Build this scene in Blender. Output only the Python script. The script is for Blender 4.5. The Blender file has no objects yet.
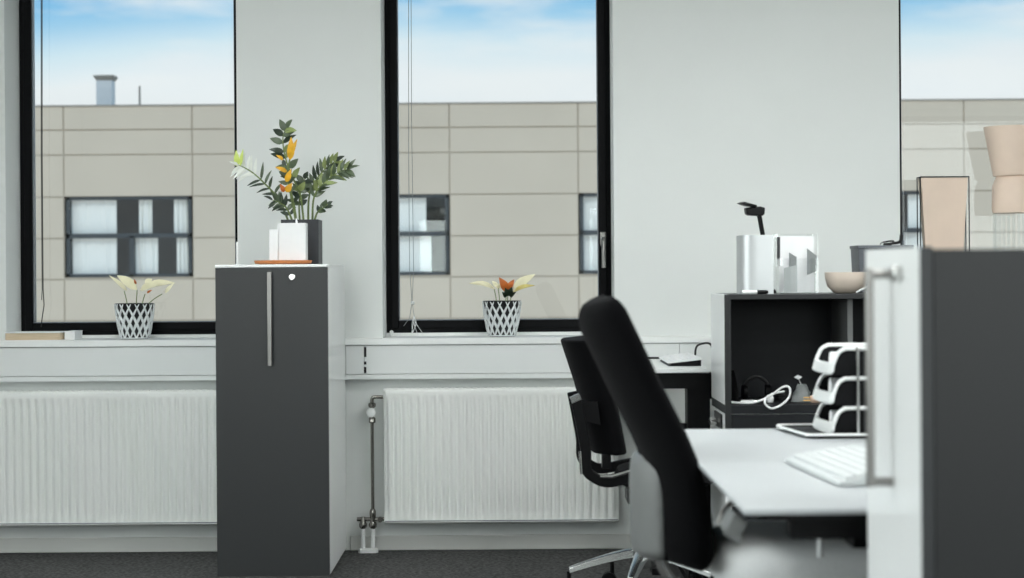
import bpy, bmesh, math, random
from mathutils import Vector, Matrix, Euler
random.seed(7)
sc = bpy.context.scene
COL = sc.collection
PI = math.pi

# ------------------------------------------------------------------ materials
def lin(c):
    return c / 12.92 if c <= 0.04045 else ((c + 0.055) / 1.055) ** 2.4
def rgb(r, g, b):
    return (lin(r / 255), lin(g / 255), lin(b / 255), 1)
MATS = {}
def mat(name, col, rough=0.5, metal=0.0, spec=0.5, noise=0.0, nscale=40, bump=0.0, bscale=200, coat=0.0, trans=0.0, sheen=0.0, stretch=None):
    m = bpy.data.materials.new(name); m.use_nodes = True
    nt = m.node_tree; b = nt.nodes['Principled BSDF']
    b.inputs['Base Color'].default_value = col
    b.inputs['Roughness'].default_value = rough
    b.inputs['Metallic'].default_value = metal
    b.inputs['Specular IOR Level'].default_value = spec
    b.inputs['Coat Weight'].default_value = coat
    b.inputs['Transmission Weight'].default_value = trans
    if sheen: b.inputs['Sheen Weight'].default_value = sheen
    tc = nt.nodes.new('ShaderNodeTexCoord')
    src = tc.outputs['Object']
    if stretch:
        mp = nt.nodes.new('ShaderNodeMapping'); mp.inputs['Scale'].default_value = stretch
        nt.links.new(src, mp.inputs['Vector']); src = mp.outputs['Vector']
    if noise:
        n = nt.nodes.new('ShaderNodeTexNoise'); n.inputs['Scale'].default_value = nscale; n.inputs['Detail'].default_value = 4
        nt.links.new(src, n.inputs['Vector'])
        r = nt.nodes.new('ShaderNodeValToRGB')
        r.color_ramp.elements[0].position = 0.3; r.color_ramp.elements[1].position = 0.7
        r.color_ramp.elements[0].color = tuple(max(0, c * (1 - noise)) for c in col[:3]) + (1,)
        r.color_ramp.elements[1].color = tuple(min(1, c * (1 + noise)) for c in col[:3]) + (1,)
        nt.links.new(n.outputs['Fac'], r.inputs['Fac']); nt.links.new(r.outputs['Color'], b.inputs['Base Color'])
    if bump:
        n = nt.nodes.new('ShaderNodeTexNoise'); n.inputs['Scale'].default_value = bscale; n.inputs['Detail'].default_value = 3
        nt.links.new(src, n.inputs['Vector'])
        bp = nt.nodes.new('ShaderNodeBump'); bp.inputs['Strength'].default_value = bump; bp.inputs['Distance'].default_value = 0.004
        nt.links.new(n.outputs['Fac'], bp.inputs['Height']); nt.links.new(bp.outputs['Normal'], b.inputs['Normal'])
    MATS[name] = m
    return m
def glassy(name, tint, refl):
    m = bpy.data.materials.new(name); m.use_nodes = True
    nt = m.node_tree; nt.nodes.remove(nt.nodes['Principled BSDF'])
    t = nt.nodes.new('ShaderNodeBsdfTransparent'); t.inputs['Color'].default_value = tint
    g = nt.nodes.new('ShaderNodeBsdfGlossy'); g.inputs['Roughness'].default_value = 0.0
    f = nt.nodes.new('ShaderNodeFresnel'); f.inputs['IOR'].default_value = refl
    mx = nt.nodes.new('ShaderNodeMixShader')
    nt.links.new(f.outputs['Fac'], mx.inputs['Fac']); nt.links.new(t.outputs['BSDF'], mx.inputs[1]); nt.links.new(g.outputs['BSDF'], mx.inputs[2])
    nt.links.new(mx.outputs['Shader'], nt.nodes['Material Output'].inputs['Surface'])
    return m
def emit(name, col, s):
    m = bpy.data.materials.new(name); m.use_nodes = True
    b = m.node_tree.nodes['Principled BSDF']
    b.inputs['Base Color'].default_value = (.8, .8, .8, 1)
    b.inputs['Emission Color'].default_value = col; b.inputs['Emission Strength'].default_value = s
    return m

M_wall = mat('wall_paint', rgb(226, 229, 227), 0.75, noise=0.015, nscale=3, bump=0.05, bscale=120)
M_ceil = mat('ceiling_paint', rgb(240, 240, 238), 0.9, noise=0.01, nscale=5)
M_carpet = mat('carpet', rgb(80, 80, 80), 0.95, spec=0.1, noise=0.6, nscale=72, bump=1.0, bscale=140)
M_base = mat('baseboard_paint', rgb(205, 206, 202), 0.5, noise=0.02, nscale=6)
M_sill = mat('sill_laminate', rgb(238, 240, 239), 0.35, noise=0.01, nscale=8)
M_fascia = mat('fascia_panel', rgb(226, 229, 228), 0.5, noise=0.01, nscale=6)
M_black = mat('black_frame', rgb(6, 7, 10), 0.45, spec=.12, noise=0.1, nscale=10)
M_slot = mat('slot_black', rgb(10, 10, 11), 0.6, noise=0.1)
M_gasket = mat('window_gasket', rgb(120, 126, 132), 0.4, noise=0.05)
M_rad = mat('radiator_enamel', rgb(236, 238, 235), 0.35, noise=0.01, nscale=5)
M_chrome = mat('chrome', rgb(200, 200, 198), 0.18, 1.0, noise=0.04, nscale=20)
M_brass = mat('nickel_pipe', rgb(140, 137, 132), 0.2, 1.0, noise=0.12, nscale=30)
M_steel = mat('brushed_steel', rgb(158, 156, 153), 0.38, 1.0, noise=0.06, nscale=60, stretch=(1, 1, 30))
M_whitepl = mat('white_plastic', rgb(236, 238, 237), 0.35, noise=0.01)
M_door = mat('graphite_door', rgb(42, 44, 45), 0.38, spec=0.6, noise=0.05, nscale=300, bump=0.04, bscale=500)
M_carc = mat('cabinet_white', rgb(238, 240, 239), 0.3, noise=0.012, nscale=6)
M_dark = mat('graphite_carcass', rgb(34, 35, 36), 0.45, spec=.35, noise=0.06, nscale=200)
M_edge = mat('graphite_edge', rgb(40, 42, 44), 0.5, noise=0.05)
M_inner = mat('dark_shelf', rgb(25, 27, 30), 0.55, spec=.25, noise=0.06, nscale=60)
M_desk = mat('desk_laminate', rgb(184, 188, 190), 0.38, noise=0.012, nscale=7)
M_fab = mat('black_fabric', rgb(8, 8, 10), 0.9, spec=0.06, noise=0.25, nscale=500, bump=0.35, bscale=700, sheen=0.03)
M_fabg = mat('grey_fabric', rgb(234, 236, 235), 0.9, spec=0.2, noise=0.08, nscale=400, bump=0.3, bscale=600)
M_shell = mat('grey_shell', rgb(112, 114, 113), 0.45, noise=0.03)
M_blkpl = mat('black_plastic', rgb(7, 7, 9), 0.45, spec=.18, noise=0.15, nscale=60)
M_alu = mat('polished_aluminium', rgb(190, 191, 190), 0.25, 1.0, noise=0.05)
M_leaf = mat('leaf_green', rgb(84, 98, 74), 0.3, noise=0.35, nscale=25)
M_leafd = mat('leaf_dark', rgb(52, 65, 52), 0.3, noise=0.3, nscale=25)
M_leafl = mat('leaf_light', rgb(136, 150, 92), 0.4, noise=0.25, nscale=25)
M_lime = mat('leaf_lime', rgb(205, 222, 118), 0.5, noise=0.1, nscale=20)
M_yel = mat('leaf_yellow', rgb(240, 178, 40), 0.5, noise=0.25, nscale=30)
M_orange = mat('leaf_orange', rgb(196, 104, 40), 0.5, noise=0.25, nscale=30)
M_cream = mat('leaf_cream', rgb(246, 240, 205), 0.55, noise=0.05, nscale=30)
M_pale = mat('leaf_pale', rgb(238, 241, 234), 0.5, noise=0.03, nscale=20)  # near white put into the outer leaves for their overexposed look
M_stem = mat('stem_green', rgb(108, 124, 70), 0.5, noise=0.2, nscale=30)
M_soil = mat('soil', rgb(40, 34, 30), 0.95, noise=0.4, nscale=90, bump=0.6, bscale=120)
M_pot = mat('charcoal_pot', rgb(46, 48, 52), 0.5, noise=0.08, nscale=60)
M_potin = mat('black_pot', rgb(16, 17, 20), 0.3, noise=0.1, nscale=40)
M_potw = mat('white_glaze', rgb(222, 226, 227), 0.2, noise=0.12, nscale=60, coat=0.4)
M_terra = mat('terracotta', rgb(196, 124, 72), 0.6, noise=0.1, nscale=30)
M_wood = mat('pale_wood', rgb(205, 186, 158), 0.6, noise=0.12, nscale=12, stretch=(1, 6, 20))
M_paper = mat('paper_white', rgb(238, 239, 240), 0.7, noise=0.01)
M_bowl = mat('beige_ceramic', rgb(206, 192, 178), 0.5, noise=0.04, nscale=30)
M_box = mat('grey_box', rgb(84, 88, 94), 0.5, noise=0.05)
M_beige = mat('beige_planter', rgb(236, 214, 196), 0.7, noise=0.03, nscale=10)
M_card = mat('grey_card', rgb(128, 132, 132), 0.6, noise=0.1, nscale=30)
M_lcard = mat('light_card', rgb(176, 180, 180), 0.6, noise=0.04, nscale=30)
M_key = mat('keyboard_white', rgb(205, 209, 209), 0.45, noise=0.01)
M_skin = mat('plug_beige', rgb(222, 190, 168), 0.5, noise=0.04)
M_gold = mat('plug_brass', rgb(205, 160, 90), 0.3, 1.0, noise=0.05)
M_cable = mat('black_cable', rgb(14, 14, 15), 0.5, noise=0.1)
M_wcable = mat('white_cable', rgb(228, 230, 230), 0.45, noise=0.02)
M_glass = glassy('window_glass', (0.97, 0.985, 0.98, 1), 1.5)
M_acr = glassy('acrylic', (0.99, 0.995, 0.995, 1), 1.09)
for l_ in list(M_acr.node_tree.nodes['Mix Shader'].inputs['Fac'].links): M_acr.node_tree.links.remove(l_)
M_acr.node_tree.nodes['Mix Shader'].inputs['Fac'].default_value = .035
M_conc = mat('concrete_panel', rgb(204, 191, 173), 0.85, noise=0.05, nscale=0.8)
M_joint = mat('concrete_joint', rgb(176, 163, 146), 0.9, noise=0.05, nscale=2)
M_coping = mat('roof_coping', rgb(148, 142, 134), 0.6, noise=0.05)
M_bframe = mat('facade_window_frame', rgb(58, 64, 68), 0.5, noise=0.05)
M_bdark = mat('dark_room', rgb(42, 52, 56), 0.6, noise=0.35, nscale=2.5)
M_blind = mat('white_blind', rgb(248, 247, 241), 0.8, noise=0.01)
M_vent = mat('galvanised', rgb(214, 216, 218), 0.5, noise=0.05)
M_lamp = emit('lamp_diffuser', (.97, 1.0, .985, 1), 16.0)  # glowing face of the added, unseen ceiling lamps
M_alufr = mat('lamp_frame', rgb(230, 230, 230), 0.4, noise=0.01)

# ------------------------------------------------------------------ mesh builder
class MB:
    def __init__(s): s.v = []; s.f = []; s.mi = []
    def add(s, vs, fs, mi=0):
        o = len(s.v); s.v += [Vector(p) for p in vs]
        for f in fs: s.f.append([i + o for i in f]); s.mi.append(mi)
        return s
    def box(s, x0, x1, y0, y1, z0, z1, mi=0):
        if x0 > x1: x0, x1 = x1, x0
        if y0 > y1: y0, y1 = y1, y0
        if z0 > z1: z0, z1 = z1, z0
        return s.add([(x0,y0,z0),(x1,y0,z0),(x1,y1,z0),(x0,y1,z0),(x0,y0,z1),(x1,y0,z1),(x1,y1,z1),(x0,y1,z1)],
                     [(0,3,2,1),(4,5,6,7),(0,1,5,4),(1,2,6,5),(2,3,7,6),(3,0,4,7)], mi)
    def obox(s, c, ax, ay, az, mi=0):
        c, ax, ay, az = map(Vector, (c, ax, ay, az))
        vs = [c + sx*ax + sy*ay + sz*az for sz in (-1,1) for sx, sy in ((-1,-1),(1,-1),(1,1),(-1,1))]
        return s.add(vs, [(0,3,2,1),(4,5,6,7),(0,1,5,4),(1,2,6,5),(2,3,7,6),(3,0,4,7)], mi)
    def tube(s, pts, r, n=10, closed=False, mi=0, flat=None):
        pts = [Vector(p) for p in pts]; k = len(pts)
        rs = r if isinstance(r, (list, tuple)) else [r] * k
        vs = []; fs = []; prev = None
        for i, p in enumerate(pts):
            if closed: t = pts[(i+1) % k] - pts[i-1]
            else: t = pts[min(i+1, k-1)] - pts[max(i-1, 0)]
            t = t.normalized() if t.length > 1e-9 else Vector((0,0,1))
            if prev is None:
                a = t.cross(Vector((0,0,1)))
                if a.length < 1e-3: a = t.cross(Vector((1,0,0)))
            else: a = prev - t * prev.dot(t)
            a.normalize(); b = t.cross(a); prev = a
            for j in range(n):
                q = 2*PI*j/n
                vs.append(p + rs[i]*(math.cos(q)*a + math.sin(q)*b))
        for i in range(k if closed else k-1):
            i2 = (i+1) % k
            for j in range(n):
                j2 = (j+1) % n
                fs.append((i*n+j, i*n+j2, i2*n+j2, i2*n+j))
        if not closed:
            fs.append(tuple(range(n))[::-1]); fs.append(tuple((k-1)*n+j for j in range(n)))
        return s.add(vs, fs, mi)
    def cyl(s, p0, p1, r, n=20, mi=0): return s.tube([p0, p1], r, n, mi=mi)
    def lathe(s, c, prof, n=32, mi=0, cap=True):
        c = Vector(c); vs = []; fs = []
        for (r, z) in prof:
            for j in range(n):
                q = 2*PI*j/n; vs.append(c + Vector((r*math.cos(q), r*math.sin(q), z)))
        k = len(prof)
        for i in range(k-1):
            for j in range(n):
                j2 = (j+1) % n
                fs.append((i*n+j, i*n+j2, (i+1)*n+j2, (i+1)*n+j))
        if cap:
            fs.append(tuple(range(n))[::-1]); fs.append(tuple((k-1)*n+j for j in range(n)))
        return s.add(vs, fs, mi)
    def prism(s, poly, y0, y1, mi=0):      # poly in (x,z), extruded along y
        n = len(poly)
        vs = [(x, y0, z) for x, z in poly] + [(x, y1, z) for x, z in poly]
        fs = [tuple(range(n)), tuple(range(n, 2*n))[::-1]] + [(i, i+n, (i+1) % n + n, (i+1) % n) for i in range(n)]
        return s.add(vs, fs, mi)
    def leaf(s, base, tip, w, up=(0,-1,0.3), curl=0.15, mi=0, fold=0.2):
        base, tip, up = Vector(base), Vector(tip), Vector(up)
        d = tip - base; L = d.length; dn = d.normalized()
        side = dn.cross(up); side.normalize(); nrm = side.cross(dn).normalized()
        vs = []; fs = []; N = 7
        for i in range(N):
            t = i/(N-1); hw = w*0.5*math.sin(PI*min(1, 0.04+t*0.96)**0.8)**0.9 if 0 < i < N-1 else w*0.03
            c = base + d*t + nrm*(curl*L*(math.sin(PI*t)))
            for k in (-1, 0, 1):
                vs.append(c + side*hw*k + nrm*(fold*hw*abs(k)))
        th = nrm*0.0006
        top = [v + th for v in vs]; bot = [v - th for v in vs]; n = len(vs)
        al = top + bot
        for i in range(N-1):
            for k in range(2):
                a = i*3+k; q = (a, a+1, a+4, a+3)
                fs.append(q); fs.append(tuple(x+n for x in q[::-1]))
        return s.add(al, fs, mi)
    def hull_sections(s, secs, mi=0):       # list of rings (same count), capped
        n = len(secs[0]); vs = [p for r in secs for p in r]; fs = []
        for i in range(len(secs)-1):
            for j in range(n):
                j2 = (j+1) % n; fs.append((i*n+j, i*n+j2, (i+1)*n+j2, (i+1)*n+j))
        fs.append(tuple(range(n))[::-1]); fs.append(tuple((len(secs)-1)*n+j for j in range(n)))
        return s.add(vs, fs, mi)

ORIG = {}
def obj(name, mb, m, parent=None, bevel=0.0, seg=2, smooth=True, label=None, kind=None, sub=0):
    org = Vector((0,0,0)); p = parent
    if parent is not None: org = ORIG[parent.name]
    me = bpy.data.meshes.new(name)
    if parent is None:
        xs = [v.x for v in mb.v]; ys = [v.y for v in mb.v]; zs = [v.z for v in mb.v]
        org = Vector(((min(xs)+max(xs))/2, (min(ys)+max(ys))/2, min(zs)))
        ctr = org
    else:
        xs = [v.x for v in mb.v]; ys = [v.y for v in mb.v]; zs = [v.z for v in mb.v]
        ctr = Vector(((min(xs)+max(xs))/2, (min(ys)+max(ys))/2, (min(zs)+max(zs))/2))
    me.from_pydata([tuple(v - ctr) for v in mb.v], [], mb.f)
    bm = bmesh.new(); bm.from_mesh(me)
    for i, f in enumerate(bm.faces): f.material_index = mb.mi[i] if i < len(mb.mi) else 0
    bmesh.ops.recalc_face_normals(bm, faces=bm.faces[:])
    bm.to_mesh(me); bm.free()
    for q in (m if isinstance(m, (list, tuple)) else [m]): me.materials.append(q)
    o = bpy.data.objects.new(name, me); COL.objects.link(o)
    ORIG[o.name] = ctr.copy()
    if parent is not None:
        o.parent = parent; o.location = ctr - org
    else: o.location = ctr
    if bevel:
        b = o.modifiers.new('Bevel', 'BEVEL'); b.width = bevel; b.segments = seg; b.limit_method = 'ANGLE'; b.angle_limit = math.radians(40)
    if sub:
        b = o.modifiers.new('Subsurf', 'SUBSURF'); b.levels = sub; b.render_levels = sub
    if smooth:
        me.shade_smooth()
        if not sub: me.set_sharp_from_angle(angle=math.radians(38))
    if label: o['label'] = label
    if kind: o['kind'] = kind
    return o
def tag(o, label, cat, group=None, kind=None):
    o['label'] = label; o['category'] = cat
    if group: o['group'] = group
    if kind: o['kind'] = kind
    return o
def thing(name, loc, label, cat, group=None):
    o = bpy.data.objects.new(name, None); COL.objects.link(o); o.location = loc
    o.empty_display_size = 0.1
    ORIG[o.name] = Vector(loc)
    return tag(o, label, cat, group)
def struct(name, mb, m, parent=None, bevel=0.0, **k):
    return obj(name, mb, m, parent, bevel, kind='structure' if parent is None else None, **k)
def copy_tree(o, parent=None):
    c = o.copy(); COL.objects.link(c)
    if parent is not None: c.parent = parent; c.matrix_parent_inverse = o.matrix_parent_inverse.copy()
    for ch in list(o.children): copy_tree(ch, c)
    return c
def bez(pts, n=24):        # Catmull-Rom through pts
    pts = [Vector(p) for p in pts]; P = [2*pts[0]-pts[1]] + pts + [2*pts[-1]-pts[-2]]
    out = []; k = len(pts)-1; m = max(2, n//k)
    for i in range(k):
        p0, p1, p2, p3 = P[i:i+4]
        for j in range(m):
            t = j/m
            out.append(0.5*((2*p1)+(p2-p0)*t+(2*p0-5*p1+4*p2-p3)*t*t+(3*p1-p0-3*p2+p3)*t**3))
    out.append(pts[-1]); return out

# ------------------------------------------------------------------ camera
F = 1850.0; H = 1.16; ROLL = math.radians(0.4)
cd = bpy.data.cameras.new('camera'); cam = bpy.data.objects.new('camera', cd); COL.objects.link(cam)
cd.sensor_width = 36; cd.lens = F/1024*36; cd.shift_y = -15/1024
cam.location = (0, 0, H)
cam.rotation_euler = (Matrix.Rotation(PI/2, 4, 'X') @ Matrix.Rotation(-ROLL, 4, 'Z')).to_euler()
cd.clip_end = 300; cd.clip_start = 0.05
cd.dof.use_dof = True; cd.dof.focus_distance = 8.0; cd.dof.aperture_fstop = 3.8
sc.camera = cam
def at(px, py, Y):
    u, v = px-512, py-289
    a = u*math.cos(ROLL) - v*math.sin(ROLL); b = u*math.sin(ROLL) + v*math.cos(ROLL)
    return Vector((a*Y/F, Y, H - (b+15)*Y/F))

# ------------------------------------------------------------------ room shell
FILL_POWER = 40.0  # power of the area lights in the added camera-side windows
XL, XR, YF, YB, ZC = -4.2, 5.4, -2.0, 7.80, 2.75
struct('floor', MB().box(XL-.2, XR+.2, YF-.2, YB+.35, -.15, 0), M_carpet, smooth=False)
struct('ceiling', MB().box(XL-.2, XR+.2, YF-.2, YB+.35, ZC, ZC+.2), M_ceil, smooth=False)
FILL_LW = [(.5, 2.1), (2.6, 4.2), (4.8, 6.4)]  # unseen left-wall windows added to bring side light into the room
wl = MB().box(XL-.2, XL, YF, YB+.35, 0, .9).box(XL-.2, XL, YF, YB+.35, 2.55, ZC).box(XL-.2, XL, YF, FILL_LW[0][0], .9, 2.55).box(XL-.2, XL, FILL_LW[0][1], FILL_LW[1][0], .9, 2.55).box(XL-.2, XL, FILL_LW[1][1], FILL_LW[2][0], .9, 2.55).box(XL-.2, XL, FILL_LW[2][1], YB+.35, .9, 2.55)
struct('wall_left', wl, M_wall, smooth=False)
struct('wall_right', MB().box(XR, XR+.2, YF, YB+.35, 0, ZC), M_wall, smooth=False)
FILL_WINS = [(-2.55, -1.35), (1.05, 2.25), (2.40, 3.60), (3.74, 5.28)]  # unseen windows added behind the camera for fill; last one hazes the right pane
FZ0, FZ1 = .9, 2.68
wf = MB().box(XL, XR, YF-.2, YF, 0, FZ0).box(XL, XR, YF-.2, YF, FZ1, ZC)
fe = [XL] + [x for w in FILL_WINS for x in w] + [XR]
for i in range(0, len(fe), 2): wf.box(fe[i], fe[i+1], YF-.2, YF, FZ0, FZ1)
struct('wall_front', wf, M_wall, smooth=False)
WINS = [(-2.133, -1.156), (-.5465, .4315), (1.638, 2.63)]
ZS, ZH = .894, 2.62
wb = MB()
wb.box(XL, XR, YB, YB+.35, 0, .867)
wb.box(XL, XR, YB, YB+.35, ZH, ZC)
edges = [XL] + [x for w in WINS for x in w] + [XR]
for i in range(0, len(edges), 2):
    wb.box(edges[i], edges[i+1], YB, 8.022, .867, ZH)
    wb.box(edges[i] + (.013 if i == 2 else 0), edges[i+1], 8.022, YB+.35, .867, ZH)
struct('wall_back', wb, M_wall, smooth=False)
bb = MB().box(XL, -.705, YB-.014, YB, 0, .062).box(-.69, XR, YB-.014, YB, 0, .062)
struct('baseboard_back', bb, M_base, bevel=.004)
# sill board, reaching into the three window recesses
sb = MB().box(XL, XR, 7.742, YB, .867, ZS)
for a, b in WINS: sb.box(a, b, YB, 8.022, .867, ZS)
struct('trim_1', sb, M_sill, bevel=.002)
# apron panel under the sill, in lengths with a slotted end piece
fb = MB()
seams = [XL, -.70, -.621, .70, .86, XR]
for a, b in zip(seams[:-1], seams[1:]):
    fb.box(a+.0008, b-.0008, 7.752, YB, .745, .865)
fb.box(XL, XR, 7.747, YB, .7225, .743)
tf = struct('trim_2', fb, M_fascia, bevel=.0015)
sl = MB()
for y0, y1 in ((347, 357), (361.5, 364.5), (367, 373)):
    a = at(365, y0, 7.751); b = at(365, y1, 7.751)
    sl.box(a.x-.005, a.x+.005, 7.7505, 7.756, b.z, a.z)
obj('vent_slot', sl, M_slot, tf)

# ------------------------------------------------------------------ windows
def window(n, x0, x1, lab, handle):
    e = bpy.data.objects.new('window_%d' % n, None); COL.objects.link(e); e.location = ((x0+x1)/2, 8.06, ZS)
    ORIG[e.name] = Vector(e.location); e['kind'] = 'structure'; e['label'] = lab; e['category'] = 'window'
    zb, zt, w = ZS+.014, ZH, .047
    def ring(a, b, c, d, ww, y0, y1):
        return MB().box(a, a+ww, y0, y1, c, d).box(b-ww, b, y0, y1, c, d).box(a+ww, b-ww, y0, y1, c, c+ww).box(a+ww, b-ww, y0, y1, d-ww, d)
    obj('window_bead', MB().box(x0, x1, 8.022, 8.10, ZS, zb), M_sill, e)
    obj('window_frame', ring(x0+.001, x1-.001, zb, zt, .022, 8.03, 8.10), M_black, e, bevel=.002)
    obj('window_sash', ring(x0+.020, x1-.020, zb+.019, zt-.019, .034, 8.02, 8.085), M_black, e, bevel=.003)
    obj('window_gasket', ring(x0+.053, x1-.053, zb+.052, zt-.052, .005, 8.035, 8.07), M_gasket, e)
    obj('window_pane', MB().box(x0+.054, x1-.054, 8.05, 8.056, zb+.053, zt-.053), M_glass, e, smooth=False)
    if handle:
        p = at(604, 239, 8.015); x = x1-.036
        ro = MB(); ro.box(x-.0135, x+.0135, 8.006, 8.02, p.z-.032, p.z+.032)
        h = obj('window_handle', ro, M_steel, e, bevel=.012, seg=4, label='satin steel lever handle')
        lv = MB().tube([(x, 8.012, p.z), (x, 7.975, p.z), (x, 7.968, p.z-.008), (x, 7.968, p.z-.125)], [.0085, .0085, .0095, .0095], 12)
        obj('lever', lv, M_steel, h)
window(1, WINS[0][0], WINS[0][1]+.012, 'tall black-framed window behind the flower pot at the left end of the sill', False)
window(2, *WINS[1], 'tall black-framed window with a steel lever handle, middle of the three', True)
window(3, *WINS[2], 'window beside the beige planter behind the near cabinet', False)

for n_, (xa_, xb_) in enumerate(FILL_WINS):  # added openings, each backed by an area light in place of daylight
    e = bpy.data.objects.new('window_%d' % (n_+4), None); COL.objects.link(e); e.location = ((xa_+xb_)/2, YF-.1, FZ0)
    ORIG[e.name] = Vector(e.location); e['kind'] = 'structure'
    f_ = MB().box(xa_, xa_+.05, YF-.12, YF-.05, FZ0, FZ1).box(xb_-.05, xb_, YF-.12, YF-.05, FZ0, FZ1).box(xa_+.05, xb_-.05, YF-.12, YF-.05, FZ0, FZ0+.05).box(xa_+.05, xb_-.05, YF-.12, YF-.05, FZ1-.05, FZ1)
    obj('window_frame', f_, M_black, e, bevel=.003)
    obj('window_pane', MB().box(xa_+.05, xb_-.05, YF-.09, YF-.084, FZ0+.05, FZ1-.05), M_glass, e, smooth=False)
    ld = bpy.data.lights.new('fill_light', 'AREA'); ld.shape = 'RECTANGLE'; ld.size = xb_-xa_-.1; ld.size_y = FZ1-FZ0-.1
    ld.energy = FILL_POWER if n_ < 3 else 16; ld.color = (.97, 1.0, .99)  # last one weaker, set for the haze reflected in the right window
    lo = bpy.data.objects.new('fill_light', ld); COL.objects.link(lo); lo.location = ((xa_+xb_)/2, YF-.16, (FZ0+FZ1)/2)
    lo.rotation_euler = (PI/2, 0, 0)

for n_, (ya_, yb_) in enumerate(FILL_LW):  # added side windows with area lights behind the panes as fill
    e = bpy.data.objects.new('window_%d' % (n_+8), None); COL.objects.link(e); e.location = (XL-.1, (ya_+yb_)/2, .9)
    ORIG[e.name] = Vector(e.location); e['kind'] = 'structure'
    X0, X1 = XL-.12, XL-.05
    f_ = MB().box(X0, X1, ya_, ya_+.05, .9, 2.55).box(X0, X1, yb_-.05, yb_, .9, 2.55).box(X0, X1, ya_+.05, yb_-.05, .9, .95).box(X0, X1, ya_+.05, yb_-.05, 2.5, 2.55)
    obj('window_frame', f_, M_black, e, bevel=.003)
    obj('window_pane', MB().box(XL-.09, XL-.084, ya_+.05, yb_-.05, .95, 2.5), M_glass, e, smooth=False)
    ld = bpy.data.lights.new('fill_light', 'AREA'); ld.shape = 'RECTANGLE'; ld.size = yb_-ya_-.1; ld.size_y = 1.55
    ld.energy = 46; ld.color = (.97, 1.0, .99)
    lo = bpy.data.objects.new('fill_light', ld); COL.objects.link(lo); lo.location = (XL-.16, (ya_+yb_)/2, 1.725)
    lo.rotation_euler = (PI/2, 0, -PI/2)

# ------------------------------------------------------------------ building across the street
BY = 24.0
def bx(px): return (px-512)*BY/F
def bz(d): return H + d*BY/F        # d = pixels above the horizon
bld = thing('office_building', (0, BY+3, -7), 'pale beige concrete panel office building across the street', 'building')
P0 = bx(64.5); PW = 128.6*BY/F
rowd = [147, 122, 80, 38.5, -2.5, -44]
rows = [bz(d) for d in rowd]
top = bz(172)
pan = MB(); bk = MB()
xa, xb = P0-9*PW, P0+20*PW
winpan = {0, 2, 4, 6, 8, 10, -2, -4, -6, 12}
wz1, wz0 = bz(80.5), bz(-.5)
zs = [top-.10, bz(147)] + rows[1:]
z = rows[-1]
while z > -7: z -= 41.3*BY/F; zs.append(z)
gap = .009
for k in range(-9, 20):
    x0, x1 = P0+k*PW, P0+(k+1)*PW
    for i in range(len(zs)-1):
        zt, zb = zs[i], zs[i+1]
        if i == 0: continue
        if k in winpan and abs(zt - rows[2]) < .02 or k in winpan and abs(zt-rows[3]) < .02:
            continue
        pan.box(x0+gap, x1-gap, BY, BY+.12, zb+gap, zt-gap)
for k in range(-9, 20): pan.box(P0+k*PW+gap, P0+(k+1)*PW-gap, BY-.004, BY+.12, bz(147)+gap, top-.022)
for k in range(-9, 20):
    if k not in winpan: bk.box(P0+k*PW, P0+(k+1)*PW, BY+.012, BY+.4, wz0, wz1)
bk.box(xa, xb, BY+.012, BY+.4, wz1, top-.022); bk.box(xa, xb, BY+.012, BY+.4, -7, wz0)
bk.box(xa, xb, BY+2.5, BY+8, -7, top-.3); bk.box(xa, xb, BY+.3, BY+2.6, top-.5, top-.3)
obj('facade_wall', bk, M_joint, bld, smooth=False)
obj('facade_panels', pan, M_conc, bld, smooth=False)
obj('coping', MB().box(xa-.05, xb+.05, BY-.02, BY+.5, top-.021, top), M_coping, bld, smooth=False)
def facade_window(k, blinds):
    x0, x1 = P0+k*PW+.02, P0+(k+1)*PW-.02
    zm = bz(41); w = .045
    fr = MB().box(x0, x0+w, BY+.03, BY+.15, wz0, wz1).box(x1-w, x1, BY+.03, BY+.15, wz0, wz1)
    fr.box(x0, x1, BY+.03, BY+.15, wz0, wz0+w).box(x0, x1, BY+.03, BY+.15, wz1-w, wz1).box(x0, x1, BY+.03, BY+.15, zm-.03, zm+.03)
    xm = x0+(x1-x0)*.52
    fr.box(xm-.03, xm+.03, BY+.03, BY+.15, wz0, zm)
    f = obj('window', fr, M_bframe, bld, smooth=False)
    obj('pane', MB().box(x0+w, x1-w, BY+.10, BY+.11, wz0+w, wz1-w), M_acr, f, smooth=False)
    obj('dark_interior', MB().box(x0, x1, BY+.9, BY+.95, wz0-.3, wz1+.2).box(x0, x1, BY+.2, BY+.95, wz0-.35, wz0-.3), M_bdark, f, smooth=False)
    for (a, b, row) in blinds:
        xx0, xx1 = x0+(x1-x0)*a, x0+(x1-x0)*b
        q0, q1 = (zm+.02, wz1-.01) if row else (wz0+.01, zm-.02)
        n = 12; vs = []; fs = []
        for j in range(n+1):
            x = xx0+(xx1-xx0)*j/n; y = BY+.125+.012*math.sin(j*1.9)
            for (zq, yy) in ((q0, 0), (q1, 0), (q0, .01), (q1, .01)): vs.append((x + (.03*math.sin(j) if zq == q0 and 0 < j < n else 0), y+yy, zq))
        for j in range(n):
            o = j*4; p = o+4
            fs += [(o, p, p+1, o+1), (o+2, o+3, p+3, p+2), (o, o+2, p+2, p), (o+1, p+1, p+3, o+3)]
        fs += [(0, 1, 3, 2), (n*4, n*4+2, n*4+3, n*4+1)]
        obj('blind', MB().add(vs, fs), M_blind, f)
BL = [(.03, .39, 1), (.57, .675, 1), (.85, .98, 1), (.035, .39, 0), (.54, .72, 0), (.87, .98, 0)]
BL2 = [(.03, .2, 1), (.3, .82, 1), (.03, .25, 0), (.35, .86, 0)]
BL3 = [(.03, .5, 1), (.58, .95, 1), (.03, .5, 0), (.55, .96, 0)]
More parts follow.
